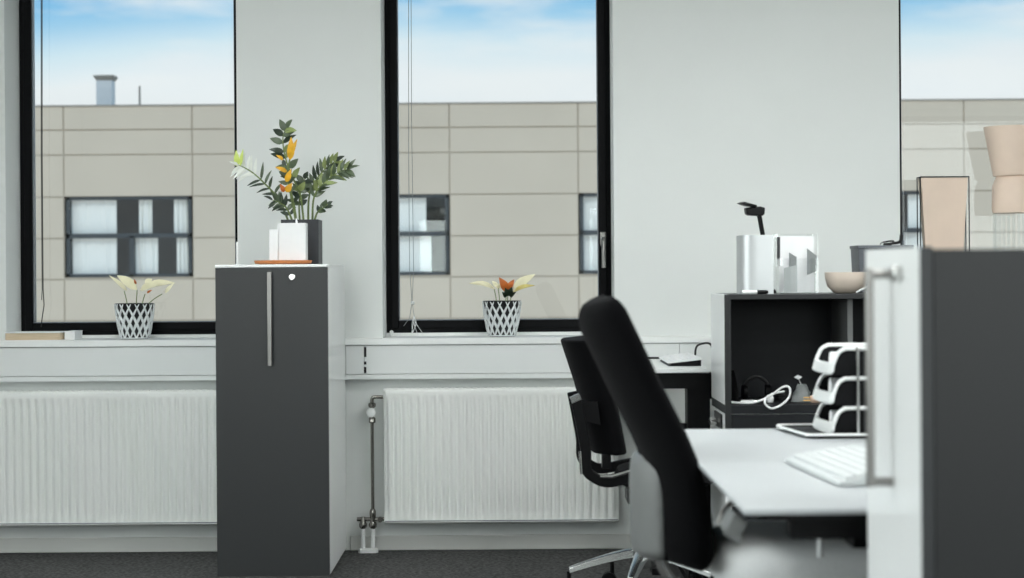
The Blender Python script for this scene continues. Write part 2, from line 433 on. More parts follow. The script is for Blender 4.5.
for k in (-2, 0, 2, 4, 6, 8): facade_window(k, BL if k in (0, 8) else BL2 if k in (2, -2) else BL3)
vq = at(105.5, 76, BY+1.61); vx = vq.x; vh = vq.z-top
vt = MB().box(vx-.11, vx+.11, BY+1.5, BY+1.72, top-.35, top+vh-.07)
vo = obj('roof_vent', vt, M_vent, bld, bevel=.01)
obj('vent_cap', MB().hull_sections([[(vx+sx*.10, BY+1.61+sy*.10, top+vh-.08) for sx, sy in ((-1,-1),(1,-1),(1,1),(-1,1))], [(vx+sx*.14, BY+1.61+sy*.14, top+vh-.02) for sx, sy in ((-1,-1),(1,-1),(1,1),(-1,1))], [(vx+sx*.14, BY+1.61+sy*.14, top+vh) for sx, sy in ((-1,-1),(1,-1),(1,1),(-1,1))]]), M_coping, vo, smooth=False)
aq = at(139.5, 86, BY+.3); ax = aq.x
obj('roof_mast', MB().cyl((ax, BY+.3, top-.3), (ax, BY+.3, aq.z), .014), M_coping, bld)

# ------------------------------------------------------------------ radiators
def radiator(x0, x1, z0, z1, label, group=None):
    t = thing('radiator', ((x0+x1)/2, 7.74, z0), label, 'radiator')
    yF, yBk = 7.700, 7.765
    n = round((x1-x0-.02)/.0325); pitch = (x1-x0-.02)/n
    S = 10; xs = [x0] + [x0+.01+pitch*i/S for i in range(n*S+1)] + [x1]
    zz = [z0, z0+.006, z0+.014, z0+.02, z0+.045, z0+.06, z1-.075, z1-.06, z1-.035, z1-.022, z1-.012, z1-.006, z1]
    amp = [0, 0, 0, .15, .9, 1, 1, .9, .15, 0, 0, 0, 0]
    rec = [.010, .0, .0, 0, 0, 0, 0, 0, 0, 0, 0, .001, .008]
    vs = []; fs = []
    for zi, a, rc in zip(zz, amp, rec):
        for i, x in enumerate(xs):
            q = 0 if i in (0, len(xs)-1) else ((x-x0-.01)/pitch) % 1.0
            g = max(0, min(1, (0.5+0.5*math.cos(2*PI*q))*1.7-.45))
            ed = .008 if i in (0, len(xs)-1) else 0
            vs.append((x, yF + .014*g*a + rc + ed, zi))
    W = len(xs)
    for j in range(len(zz)-1):
        for i in range(W-1): fs.append((j*W+i, j*W+i+1, (j+1)*W+i+1, (j+1)*W+i))
    o = len(vs)
    vs += [(x0, yBk, z0), (x1, yBk, z0), (x0, yBk, z1), (x1, yBk, z1)]
    fs += [(o, o+1, o+3, o+2)]
    fs += [tuple([j*W for j in range(len(zz))] + [o+2, o]), tuple([j*W+W-1 for j in range(len(zz))] + [o+3, o+1])]
    fs += [tuple(list(range(W)) + [o+1, o]), tuple([(len(zz)-1)*W+i for i in range(W)] + [o+3, o+2])]
    obj('radiator_panel', MB().add(vs, fs), M_rad, t)
    obj('radiator_seam', MB().box(x0+.004, x1-.004, yF-.0012, yF+.008, z0+.010, z0+.0135), M_gasket, t)
    gr = MB()
    for i in range(int((x1-x0)/.03)): gr.box(x0+.012+i*.03, x0+.03+i*.03, yF+.02, yBk-.01, z1-.002, z1+.0025)
    obj('top_grille', gr, M_rad, t)
    for xx in (x0+.15, x1-.15):
        obj('wall_bracket', MB().box(xx-.015, xx+.015, yBk-.002, YB-.0015, z0+.08, z1-.08), M_rad, t)
    return t
a = at(383, 389.5, 7.70); b = at(619, 522.5, 7.70)
radiator(-2.75, -1.16, b.z, a.z, 'long white ribbed radiator under the sill to the left of the graphite cabinet')
r2 = radiator(a.x, b.x, b.z, a.z, 'white ribbed radiator with exposed metal valve pipe beneath the middle window')
# exposed pipework on its left side
p = at(372, 400, 7.74); X = p.x; ztop = at(372, 397, 7.74).z; zk = at(371, 412.5, 7.72).z; zb_ = at(372, 519, 7.74).z
py = 7.735
vp = MB().tube(bez([(a.x+.006, py, ztop), (X+.012, py, ztop), (X+.003, py, ztop-.004), (X, py, ztop-.014), (X, py, ztop-.03)], 20), .0075, 12)
vp.lathe((X, py, ztop-.045), [(.010, 0), (.016, .006), (.016, .018), (.010, .022)], 12)
vp.cyl((X, py, zb_), (X, py, ztop-.03), .0072, 14)
vp.lathe((X, py, zk-.045), [(.011, 0), (.014, .003), (.014, .02), (.011, .024)], 6)
vp.lathe((X, py, zb_+.012), [(.0125, 0), (.0135, .004), (.0135, .02), (.010, .03)], 12)
pipe = obj('valve_pipe', vp, M_brass, r2, label='tarnished metal supply pipe')
kn = MB().tube([(X-.002, py-.008, zk), (X-.002, py-.03, zk), (X-.002, py-.042, zk), (X-.002, py-.046, zk)], [.0185, .0195, .0185, .012], 20)
obj('valve_knob', kn, M_whitepl, pipe, label='round white valve knob')
xl = at(363, 519, 7.74).x
hb = MB().cyl((at(357, 519, 7.74).x, py, zb_), (a.x+.004, py, zb_), .0085, 14)
hb.tube([(a.x-.018, py-.004, zb_), (a.x-.018, py-.02, zb_)], .012, 12)
for xx in (xl, X):
    hb.lathe((xx, py, zb_-.04), [(.009, 0), (.016, .008), (.017, .02), (.012, .03), (.010, .05)], 14)
hb.lathe((X, py, zb_-.01), [(.0125, 0), (.0125, .03)], 12)
obj('valve_block', hb, M_brass, r2, label='metal H-shaped connection block')
for xx in (xl, X):
    obj('floor_pipe', MB().cyl((xx, py, .01), (xx, py, zb_-.036), .0085, 14), M_whitepl, r2, label='white plastic sleeve pipe')
rz = MB(); xm = (xl+X)/2; hw = abs(X-xl)/2
ring = lambda r, z: [(xm+math.copysign(hw, math.cos(q))+r*math.cos(q), py+r*math.sin(q), z) for q in [2*PI*(j+.5)/24 for j in range(24)]]
rz.hull_sections([ring(.022, .0), ring(.022, .013), ring(.018, .017)])
obj('floor_rosette', rz, M_whitepl, r2, label='white oval floor rosette')

# ------------------------------------------------------------------ graphite cabinet by the window
CX0, CX1, CY0, CY1, CH = -1.129, -.700, 7.03, 7.735, 1.203
cab = thing('pull_out_cabinet', ((CX0+CX1)/2, (CY0+CY1)/2, 0), 'tall narrow cabinet with graphite front holding the leafy potted plant', 'cabinet')
obj('cabinet_body', MB().box(CX0, CX1, CY0+.021, CY1, .02, CH-.012), M_carc, cab, bevel=.0015)
obj('cabinet_top', MB().box(CX0, CX1, CY0+.002, CY1, CH-.0115, CH), M_carc, cab, bevel=.002)
obj('plinth', MB().box(CX0+.01, CX1-.003, CY0+.03, CY1-.01, 0, .02), M_chrome, cab, label='thin bright metal plinth')
dr = obj('cabinet_door', MB().box(CX0+.001, CX1-.001, CY0, CY0+.0195, .018, CH-.013), M_door, cab, bevel=.0015, label='satin graphite pull-out front')
hx = at(269.5, 300, 7.0).x
hz1, hz0 = at(269, 272, 7.0).z, at(269, 366, 7.0).z
hm = MB().box(hx-.008, hx+.008, 6.988, 7.0, hz0, hz1).cyl((hx, 6.995, hz1-.025), (hx, CY0+.003, hz1-.025), .005, 10).cyl((hx, 6.995, hz0+.025), (hx, CY0+.003, hz0+.025), .005, 10)
obj('handle', hm, M_steel, dr, bevel=.002, label='long vertical steel bar handle')
lk = at(292, 277, 7.03)
lm = MB().tube([(lk.x, CY0+.003, lk.z), (lk.x, CY0-.006, lk.z), (lk.x, CY0-.008, lk.z)], [.0125, .0125, .010], 18)
lm.box(lk.x-.0015, lk.x+.0015, CY0-.0092, CY0-.007, lk.z-.006, lk.z+.002)
obj('lock', lm, M_chrome, dr, label='round chrome lock')

# near cabinet, front turned to the left
NX0, NX1, NY0, NY1 = .616, 1.43, 2.795, 3.222
NH = 1.197
nc = thing('pull_out_cabinet', ((NX0+NX1)/2, (NY0+NY1)/2, 0), 'out-of-focus cabinet with dark side panel and white front at the right edge', 'cabinet')
obj('cabinet_body', MB().box(NX0+.021, NX1, NY0, NY1, .02, NH-.004), M_dark, nc, bevel=.002)
obj('plinth', MB().box(NX0+.03, NX1-.01, NY0+.01, NY1-.01, 0, .02), M_blkpl, nc)
nd = obj('cabinet_door', MB().box(NX0, NX0+.0195, NY0+.001, NY1-.001, .018, NH), [M_carc, M_edge], nc, label='white pull-out front with dark edge band')
me = nd.data
for f in me.polygons:
    if f.normal.y < -.5: f.material_index = 1
h1 = at(880, 268, 3.0).z; h0 = at(880, 487, 3.0).z; hy = (NY0+NY1)/2-.005; hxn = NX0-.036
hm = MB().box(hxn-.006, hxn+.006, hy-.008, hy+.008, h0, h1)
for zq in (h1-.010, h0+.008): hm.cyl((hxn, hy, zq), (NX0+.003, hy, zq), .0075, 12)
obj('handle', hm, M_steel, nd, bevel=.002, label='long vertical steel bar handle')
lz = at(898, 274, 2.95).z
obj('lock', MB().tube([(NX0+.003, 2.93, lz), (NX0-.012, 2.93, lz), (NX0-.015, 2.93, lz)], [.013, .013, .010], 16), M_chrome, nd, label='round chrome lock')

# ------------------------------------------------------------------ things on the graphite cabinet
T = CH
pot_y0, pot_y1 = 7.30, 7.448
qx0, qx1 = at(281, 262, 7.3).x, at(318.5, 262, 7.3).x
zpt = at(300, 219.5, 7.3).z
zz = thing('potted_plant', ((qx0+qx1)/2, 7.37, T), 'tall green plant with some yellow leaves in a square charcoal pot, on the cabinet', 'plant')
pm = MB(); w = .008
pm.box(qx0, qx1, pot_y0, pot_y1, T, T+.02)
pm.box(qx0, qx1, pot_y0, pot_y0+w, T+.02, zpt).box(qx0, qx1, pot_y1-w, pot_y1, T+.02, zpt).box(qx0, qx0+w, pot_y0+w, pot_y1-w, T+.02, zpt).box(qx1-w, qx1, pot_y0+w, pot_y1-w, T+.02, zpt)
obj('pot', pm, M_pot, zz, bevel=.001)
obj('soil', MB().box(qx0+w, qx1-w, pot_y0+w, pot_y1-w, T+.02, zpt-.018), M_soil, zz)
def frond(pix, y0, y1, mats, lw, ll, pairs, start=.3, ang=55, r=.0045, tilt=.5, mfun=None, flip=0):
    n = len(pix)
    pts = [at(px, py_, y0+(y1-y0)*i/(n-1)) for i, (px, py_) in enumerate(pix)]
    pts[0].z = zpt-.022
    path = bez(pts, 30); k = len(path)
    st = obj('stem', MB().tube(path, [r*(1-.65*i/(k-1)) for i in range(k)], 8), M_stem, zz)
    lb = MB()
    for j in range(pairs+1):
        u = start+(1-start)*j/pairs; i = min(k-2, int(u*(k-1)))
        p = path[i]; t = (path[i+1]-path[max(0, i-1)]).normalized()
        sd = t.cross(Vector((0, -1, 0.15))).normalized()
        fl = 1.0-.35*abs(u-.6)/.6
        for sgn in ((-1, 1) if j < pairs else (0,)):
            a = math.radians(ang+random.uniform(-9, 9))*sgn
            d = (t*math.cos(a)+sd*math.sin(a)+Vector((0, random.uniform(-.35, .35), random.uniform(-.12, .12)))).normalized()
            L = ll*fl*random.uniform(.88, 1.1)
            mi = mfun(u, sgn) if mfun else random.randrange(len(mats))
            lb.leaf(p, p+d*L, lw*random.uniform(.85, 1.1), up=(random.uniform(-.5, .5), -1, tilt+random.uniform(-.5, .7)), curl=.08, mi=mi)
    obj('leaves', lb, mats, st)
G = [M_leaf, M_leafd, M_leafl]
frond([(304, 218), (300, 195), (290, 172), (284, 152), (283, 136), (287, 127)], 7.37, 7.35, G, .027, .062, 8, .26, 62)
frond([(312, 218), (314, 197), (325, 182), (339, 172), (350, 169)], 7.38, 7.33, [M_leaf, M_leafl], .0175, .064, 11, .28, 42)
frond([(308, 218), (309, 197), (316, 180), (326, 168), (337, 160)], 7.42, 7.46, [M_leaf, M_leafd, M_leafl], .0175, .060, 10, .30, 42)
frond([(290, 218), (279, 200), (265, 184), (253, 173), (243, 167), (238, 165)], 7.36, 7.30, [M_leaf, M_leafd, M_pale], .013, .070, 10, .28, 62, mfun=lambda u, s: 2 if u > .56 else (0 if s > 0 else 1))
frond([(294, 218), (287, 209), (280, 203), (272, 200)], 7.34, 7.31, [M_leafd, M_leaf], .017, .052, 7, .22, 58)
frond([(313, 218), (317, 213), (323, 208), (328, 204)], 7.36, 7.33, [M_leafd, M_leaf], .016, .034, 4, .4, 40)
frond([(300, 218), (299, 205), (301, 190), (305, 178)], 7.40, 7.43, [M_leaf, M_leafd], .024, .05, 5, .35, 55)
frond([(297, 218), (293, 200), (288, 182), (284, 165)], 7.34, 7.31, [M_leaf, M_leafd], .02, .04, 4, .3, 55)
yl = MB()
for bpx, tpx, w_, mi in (((290, 160), (291, 137), .03, 0), ((289, 158), (297, 139), .02, 0), ((287, 172), (275, 167), .018, 0), ((286, 182), (291, 169), .024, 0),
                         ((286, 192), (292, 183), .026, 0), ((284, 192), (280, 184), .02, 1), ((283, 160), (276, 155), .014, 0)):
    yl.leaf(at(*bpx, 7.30), at(*tpx, 7.285), w_, mi=mi, up=(.2, -1, .2))
yl.tube(bez([at(296, 219, 7.33)+Vector((0, 0, -.018)), at(291, 198, 7.31), at(287, 175, 7.30), at(290, 158, 7.30)], 16), .003, 6, mi=2)
obj('yellow_leaves', yl, [M_yel, M_orange, M_stem], zz, label='yellow and orange ageing leaves')
lmb = MB()
for bpx, tpx, w_ in (((237, 166), (236, 150), .022), ((240, 166), (243, 149), .014), ((238, 166), (231, 161), .012)):
    lmb.leaf(at(*bpx, 7.30), at(*tpx, 7.29), w_, up=(.1, -1, .1))
obj('lime_leaves', lmb, M_lime, zz, label='lime green young leaves at the tip of the left frond')

tc = Vector((at(283, 262, 7.17).x, 7.17, T))
tr = MB().lathe(tc, [(.085, 0), (.108, .004), (.112, .014), (.109, .016), (.104, .010), (.02, .007)], 40)
tray = tag(obj('saucer_tray', tr, M_terra), 'flat round terracotta tray under the white blocks on the graphite cabinet', 'tray')
bz0 = T+.0105
b1x0, b1x1 = at(278.7, 240, 7.14).x, at(306, 240, 7.14).x
tall = thing('white_block', ((b1x0+b1x1)/2, 7.17, bz0), 'taller of two smooth white blocks standing before the charcoal plant pot', 'block', 'white blocks on the round tray')
obj('block_body', MB().box(b1x0, b1x1, 7.135, 7.20, bz0, at(290, 223, 7.135).z), M_paper, tall, bevel=.003)
zt_ = at(290, 223, 7.135).z
obj('tip', MB().tube([(at(296.5, 222, 7.16).x, 7.16, zt_-.002), (at(296.5, 222, 7.16).x, 7.16, zt_+.006), (at(296, 222, 7.16).x, 7.16, zt_+.02)], [.004, .0045, .001], 8), M_paper, tall)
b2x0 = at(269.3, 240, 7.13).x; b2x1 = b1x0-.0005
sh = thing('white_block', ((b2x0+b2x1)/2, 7.165, bz0), 'shorter white block on the round tray, at the left of the taller one', 'block', 'white blocks on the round tray')
zt_ = at(274, 229.5, 7.12).z
obj('block_body', MB().box(b2x0, b2x1, 7.12, 7.19, bz0, zt_), M_paper, sh, bevel=.003)
obj('tip', MB().tube([(b2x1-.004, 7.15, zt_-.002), (b2x1-.004, 7.15, zt_+.012), (b2x1-.003, 7.15, zt_+.028)], [.003, .003, .001], 8), M_paper, sh)
rx = at(237.5, 260, 7.3).x
tag(obj('white_rod', MB().lathe((rx, 7.3, T), [(.010, 0), (.010, .003), (.0055, .005), (.0055, .086), (.003, .092)], 14), M_paper), 'slim upright white rod at the left rear of the graphite cabinet top', 'rod')

# ------------------------------------------------------------------ sill things
def cut_pot(cx, cy, z0, r0, r1, h, t):
    prof = [(r0-.004, 0), (r0, .004), (r1, h), (r1-.006, h), (r0-.002, .02)]
    pb = MB().lathe((cx, cy, z0), prof, 36, cap=True)
    pt = obj('pot', pb, M_potin, t, label='black tapered pot')
    lat = MB(); n = 15; K = 18
    for s in (-1, 1):
        for i in range(n):
            pts = []
            for k in range(K+1):
                u = k/K; q = 2*PI*(i/n + s*u*.15); r = r0+(r1-r0)*u+.0008
                pts.append((cx+r*math.cos(q), cy+r*math.sin(q), z0+.003+(h-.006)*u))
            lat.tube(pts, [.0050*math.sin(PI*(.10+.84*k/K))+.0012 for k in range(K+1)], 6)
    lat.tube([(cx+(r0+.001)*math.cos(2*PI*j/36), cy+(r0+.001)*math.sin(2*PI*j/36), z0+.005) for j in range(36)], .003, 6, closed=True)
    obj('lattice', lat, M_potw, pt, label='raised white diamond lattice on the pot')
    obj('soil', MB().lathe((cx, cy, z0+.02), [(r0-.006, 0), (r1-.010, h-.04), (.01, h-.034)], 24), M_soil, t)
SY = 7.905
def stems(t, lst, r=.002):
    for a_, b_, y in lst:
        A, B = at(*a_, SY), at(*b_, y); A.z -= .03
        mid = (A+B)/2+Vector((.0, 0, .006))
        obj('stem', MB().tube(bez([A, mid, B], 10), r, 6), M_stem, t)
c2 = at(501.7, 300, SY)
p2 = thing('flower_pot', (c2.x, SY, ZS), 'diamond-patterned pot with cream and rust leaves beneath the middle window', 'plant', 'patterned flower pots on the sill')
cut_pot(c2.x, SY, ZS, .058, .082, .152, p2)
lf = MB()
for b_, t_, w_, mi, y0, y1, up in (
    ((495, 289), (469, 283.5), .036, 0, SY, 7.86, (0, -.8, 1)), ((498, 288), (492, 281), .02, 0, SY, 7.93, (0, -1, .4)), ((497, 289), (503, 283), .02, 0, SY, 7.95, (0, -1, .4)),
    ((507, 291), (499, 277.5), .036, 1, SY-.02, 7.86, (.2, -1, .1)), ((508, 290), (514, 279.5), .026, 1, SY, 7.9, (-.2, -1, .2)),
    ((513, 291), (535, 274.5), .046, 0, SY, 7.88, (-.3, -1, .5)), ((513, 292), (534.5, 285.5), .026, 2, SY, 7.84, (-.1, -1, .8)),
    ((508, 296), (505, 288), .03, 3, SY-.02, 7.85, (0, -1, .2)), ((509, 296), (512, 287), .03, 3, SY-.01, 7.86, (0, -1, .3)), ((506, 297), (502, 292), .02, 3, SY-.01, 7.87, (0, -1, .3)), ((510, 297), (516, 292), .018, 3, SY-.01, 7.86, (0, -1, .3))):
    lf.leaf(at(*b_, y0), at(*t_, y1), w_, up=up, mi=mi, curl=.1)
obj('leaves', lf, [M_cream, M_orange, mat('leaf_yellow_cream', rgb(240, 224, 140), .5, noise=.1), M_leafd], p2, label='cream, rust and dark green leaves')
stems(p2, [((497, 299), (494, 289), SY), ((500, 299), (498, 288), SY), ((505, 299), (507, 291), SY-.02), ((509, 299), (513, 291), SY), ((507, 299), (508, 295), SY-.02)])
c1 = at(134.5, 302, SY)
p1 = thing('flower_pot', (c1.x, SY, ZS), 'diamond-patterned pot with drooping white leaves on the sill by the graphite cabinet', 'plant', 'patterned flower pots on the sill')
cut_pot(c1.x, SY, ZS, .060, .083, .152, p1)
lf = MB()
for b_, t_, w_, mi, y0, y1, up in (
    ((127, 291), (109, 275.5), .018, 0, SY, 7.88, (.3, -1, .3)), ((137, 290), (117, 275.5), .042, 0, SY, 7.92, (.3, -1, .4)), ((136, 284), (134, 279), .010, 1, SY-.03, 7.86, (0, -1, .2)),
    ((140, 290), (160, 285), .036, 0, SY, 7.86, (0, -1, .6)), ((146, 286), (175, 283), .032, 0, SY-.01, 7.88, (0, -1, .5)), ((145, 284), (152, 279), .026, 0, SY+.01, 7.93, (0, -1, .4)),
    ((165, 293), (174, 283), .016, 0, SY-.02, 7.87, (.2, -1, .4)), ((147, 293), (152, 290), .010, 1, SY-.03, 7.86, (0, -1, .2))):
    lf.leaf(at(*b_, y0), at(*t_, y1), w_, up=up, mi=mi, curl=.12)
obj('leaves', lf, [M_cream, M_orange], p1, label='limp creamy white leaves with rust specks')
stems(p1, [((128, 302), (124, 291), SY), ((136, 302), (137, 290), SY), ((141, 302), (145, 294), SY-.01), ((143, 302), (162, 294), SY-.02)])

k0, k1 = at(4.5, 338, 7.76), at(60, 338, 7.76)
bk1 = thing('book', ((k0.x+k1.x)/2, 7.85, ZS), 'pale wood-toned book lying flat at the left end of the sill', 'book')
obj('pages', MB().box(k0.x+.002, k1.x-.002, 7.762, 7.90, ZS+.003, ZS+.032), M_wood, bk1, bevel=.002)
obj('cover', MB().box(k0.x-.002, k1.x+.002, 7.758, 7.905, ZS+.032, ZS+.036).box(k0.x-.002, k1.x+.002, 7.765, 7.905, ZS, ZS+.003).box(k0.x-.002, k1.x+.002, 7.901, 7.905, ZS+.003, ZS+.032), M_paper, bk1, label='white cover')
k2 = at(77, 338, 7.85)
bk2 = thing('book', ((k1.x+k2.x)/2, 7.92, ZS), 'thin white book standing out from behind the wood-toned book', 'book')
obj('pages', MB().box(k1.x+.006, k2.x-.001, 7.812, 7.95, ZS+.003, ZS+.034), M_paper, bk2)
obj('cover', MB().box(k1.x+.005, k2.x, 7.81, 7.952, ZS+.034, ZS+.037).box(k1.x+.005, k2.x, 7.81, 7.952, ZS, ZS+.003), M_whitepl, bk2)

# blind cords
def cord(px, ybot, Y, label, kink):
    t = at(px, 10, Y); pts = [Vector((t.x, Y, ZH-.002)), at(px, 0, Y)]
    pts += [at(px+dx, yy, Y) for dx, yy in kink]
    return pts
c = obj('blind_cord', MB().tube(cord(42, 0, 7.99, '', [(0, 150), (1, 290), (2, 305), (0, 318), (-1, 327)]), .0022, 6).tube(cord(41, 0, 7.985, '', [(0, 150), (1, 290), (.5, 300)]), .0016, 6), M_cable)
tag(c, 'thin dark blind cord hanging beside the left frame of the window with the books', 'cord')
cc = thing('blind_cord', tuple(at(412, 330, 7.98)), 'pair of looped blind cords with a white toggle in the middle window', 'cord')
kx = at(412.5, 303, 7.985)
obj('cord', MB().tube(cord(408.5, 0, 7.985, '', [(0, 150), (1, 270), (3.5, 302), (1, 318), (-5, 326)]), .0014, 6).tube(cord(411, 0, 7.98, '', [(.5, 120), (2.5, 270), (1, 302), (3, 315), (6, 326)]), .0014, 6), M_card, cc)
obj('toggle', MB().lathe((kx.x, 7.983, kx.z-.008), [(.003, 0), (.0075, .004), (.0075, .012), (.003, .016)], 12), M_whitepl, cc)
tas = MB()
for i in range(6):
    q = i*1.1; e = at(408+i*2.6, 331.5, 7.97)
    e.z = ZS+.002+.001*i
    m_ = at(414+2*math.cos(q), 324+2*math.sin(q), 7.975)
    tas.tube(bez([at(414, 316, 7.98), m_, e+Vector((.012*math.cos(q), -.01, .004)), e], 16), .0012, 5)
obj('tassel', tas, M_wcable, cc, label='frayed white cord ends')
hk = at(391.5, 331, 8.0)
tag(obj('cord_cleat', MB().tube([(hk.x, 8.019, ZS+.018), (hk.x, 7.995, ZS+.018)], [.007, .009], 12).lathe((hk.x, 8.0, ZS), [(.006, 0), (.004, .012)], 10), M_whitepl), 'small white knob at the lower left corner of the middle window', 'knob')

# beige planter and pedestal vase behind the near cabinet (third window)
Yp = 7.90
pa, pb_ = at(918, 178, Yp), at(968, 248, Yp)
pw = thing('planter', ((pa.x+pb_.x)/2, Yp, ZS), 'beige tapered square planter in a thin dark wire stand by the window', 'planter')
pc = (pa.x+pb_.x)/2; r1 = (pb_.x-pa.x)/2-.006; r0 = r1*.80; zt, zb = pa.z, pa.z-.33
sq = lambda r, z, y=0: [(pc+sx*r, Yp+sy*r*.3, z) for sx, sy in ((-1,-1),(1,-1),(1,1),(-1,1))]
obj('planter_body', MB().hull_sections([sq(r0, zb), sq(r1, zt), sq(r1-.01, zt), sq(r0-.01, zb+.02)]), M_beige, pw, bevel=.004)
ws = MB()
for sx in (-1, 1):
    for sy in (-1, 1):
        ws.tube([(pc+sx*(r1+.004), Yp+sy*r1*.3, ZS), (pc+sx*(r1+.004), Yp+sy*r1*.3, zt+.004)], .0026, 6)
ws.tube([(pc+sx*(r1+.004), Yp+sy*(r1*.3+.003), zt+.003) for sx, sy in ((-1,-1),(1,-1),(1,1),(-1,1))], .0026, 6, closed=True)
ws.tube([(pc+sx*(r1+.004), Yp+sy*(r1*.3+.003), zb-.006) for sx, sy in ((-1,-1),(1,-1),(1,1),(-1,1))], .004, 6, closed=True)
ws.box(pc-r1, pc+r1, Yp-.01, Yp+.01, zb-.010, zb-.001)
obj('wire_stand', ws, M_edge, pw)
v0, v1 = at(984, 128, Yp), at(1042, 128, Yp)
vc = (v0.x+v1.x)/2; R = (v1.x-v0.x)/2
zv = lambda y: at(1010, y, Yp).z
pv = thing('pedestal_vase', (vc, Yp, ZS), 'tall beige flared vase on a ribbed clear pedestal by the right window', 'vase')
obj('vase_cup', MB().lathe((vc, Yp, 0), [(R*.68, zv(176)), (R*.74, zv(168)), (R, zv(127)), (R-.006, zv(127)), (R*.70, zv(166)), (.01, zv(170))], 40), M_beige, pv)
obj('vase_foot', MB().lathe((vc, Yp, 0), [(R*.70, zv(213)), (R*.74, zv(208)), (R*.72, zv(186)), (R*.60, zv(178)), (R*.55, zv(174))], 40), M_beige, pv)
rb = MB()
for j in range(24):
    q = 2*PI*j/24; rb.cyl((vc+R*.66*math.cos(q), Yp+R*.66*math.sin(q), ZS+.012), (vc+R*.66*math.cos(q), Yp+R*.66*math.sin(q), zv(212)), .006, 8)
rb.lathe((vc, Yp, ZS), [(R*.75, 0), (R*.75, .012), (R*.6, .014)], 32)
obj('clear_pedestal', rb, M_acr, pv, label='ribbed transparent pedestal')

# ------------------------------------------------------------------ shelf unit by the wall
SX0, SX1 = .728, 1.640; SYF, SYB = 6.35, 6.78
ST = at(800, 294, SYF).z; SD = at(760, 405, SYF).z
su = thing('shelf_unit', ((SX0+SX1)/2, 6.6, 0), 'graphite open-front shelf with white side panels beside the wall desk', 'shelf')
obj('side_panel', MB().box(SX0, SX0+.016, SYF+.002, SYB, SD, ST), M_carc, su, bevel=.001, label='white left side panel')
obj('side_panel', MB().box(SX1-.016, SX1, SYF+.002, SYB, SD, ST), M_carc, su, bevel=.001, label='white right side panel')
obj('top_board', MB().box(SX0+.0165, SX1-.0165, SYF, SYB, ST-.018, ST), [M_dark], su, bevel=.0015)
for a_, b_ in ((SX0, SX0+.022), (SX1-.022, SX1)): obj('edge_trim', MB().box(a_, b_, SYF-.001, SYF+.0015, SD-.2, ST-.0005), M_dark, su)
obj('back_panel', MB().box(SX0+.016, SX1-.016, SYB-.012, SYB, SD, ST-.018), M_inner, su)
for a_, b_ in ((SX0+.0165, SX0+.022), (SX1-.022, SX1-.0165)): obj('inner_lining', MB().box(a_, b_, SYF+.002, SYB-.012, SD, ST-.018), M_inner, su)
dx = at(849.5, 320, 6.45).x
obj('divider', MB().box(dx-.009, dx+.009, 6.44, SYB-.012, SD, ST-.018), M_shell, su, label='grey upright divider')
obj('shelf_board', MB().box(SX0+.001, SX1-.001, SYF, SYB-.0, SD-.03, SD), M_inner, su, bevel=.001)
LY = 7.22
obj('lower_carcass', MB().box(SX0+.002, SX1-.002, SYF+.02, LY, .03, SD-.031), M_carc, su, bevel=.001, label='white lower carcass')
obj('plinth', MB().box(SX0+.02, SX1-.02, SYF+.04, LY-.02, 0, .03), M_blkpl, su)
for z0, z1 in ((.36, SD-.034), (.035, .355)):
    for xa_, xb_ in ((SX0+.023, (SX0+SX1)/2-.002), ((SX0+SX1)/2+.002, SX1-.023)):
        d = obj('drawer_front', MB().box(xa_, xb_, SYF+.004, SYF+.02, z0, z1), M_inner, su, bevel=.0015)
obj('lower_top', MB().box(SX0+.002, SX1-.002, SYB+.001, LY, SD-.031, SD-.012), M_carc, su)
kb = at(715.5, 421, 6.55)
kbm = MB().prism([(SX0-.004, kb.z-.02), (SX0-.004, kb.z+.03), (SX0+.003, kb.z+.03), (SX0+.003, kb.z-.02)], 6.45, 6.66)
kbm2 = MB().tube([(SX0, 6.55, kb.z), (SX0-.03, 6.55, kb.z), (SX0-.034, 6.55, kb.z)], [.012, .014, .009], 14)
br = obj('lock_recess', kbm, M_dark, su, label='dark recess around the knob')
obj('knob', kbm2, M_chrome, br, label='silver knob')

# things on top of the shelf
w0, w1 = at(738.0, 291, 6.52).x, at(773.5, 291, 6.42).x
wz = at(750, 235, 6.42).z
mf = thing('magazine_file', ((w0+w1)/2, 6.5, ST), 'upright pale silver file box with a rounded corner, on top of the dark shelf', 'file box')
n = 12; poly = []
rcn = .055
outl = [(w1, 6.42), (w1, 6.56), (w0, 6.56)] + [(w0+rcn-rcn*math.cos(q), 6.42+rcn-rcn*math.sin(q)) for q in [PI/2*i/10 for i in range(11)]]
cxm, cym = (w0+w1)/2, 6.49
inn = [(cxm+(x-cxm)*.93, cym+(y-cym)*.93) for x, y in outl]
mfm = MB().hull_sections([[(x, y, ST) for x, y in outl], [(x, y, wz) for x, y in outl], [(x, y, wz) for x, y in inn], [(x, y, ST+.01) for x, y in inn]])
obj('file_body', mfm, mat('silver_laminate', rgb(196, 199, 200), .38, metal=.5, noise=.02, nscale=10), mf)
lamp = thing('desk_lamp', tuple((.87, 6.65, ST)), 'black desk lamp with a flat tilted head rising behind the silver file box', 'lamp')
l0, l1, l2 = at(763, 237, 6.65), at(758.5, 212, 6.65), at(752, 211, 6.65)
obj('lamp_base', MB().lathe((.89, 6.65, ST), [(.058, 0), (.06, .006), (.055, .014), (.01, .018)], 32), M_blkpl, lamp)
obj('lamp_arm', MB().tube([(.89, 6.65, ST+.012), l0, l1], .0085, 10), M_blkpl, lamp)
hd = MB()
A, B = at(744.5, 212, 6.65), at(763.5, 212, 6.65)
za, zb2, zc2, zd = at(745, 208, 6.65).z, at(745, 213.5, 6.65).z, at(763, 208, 6.65).z, at(762, 216.5, 6.65).z
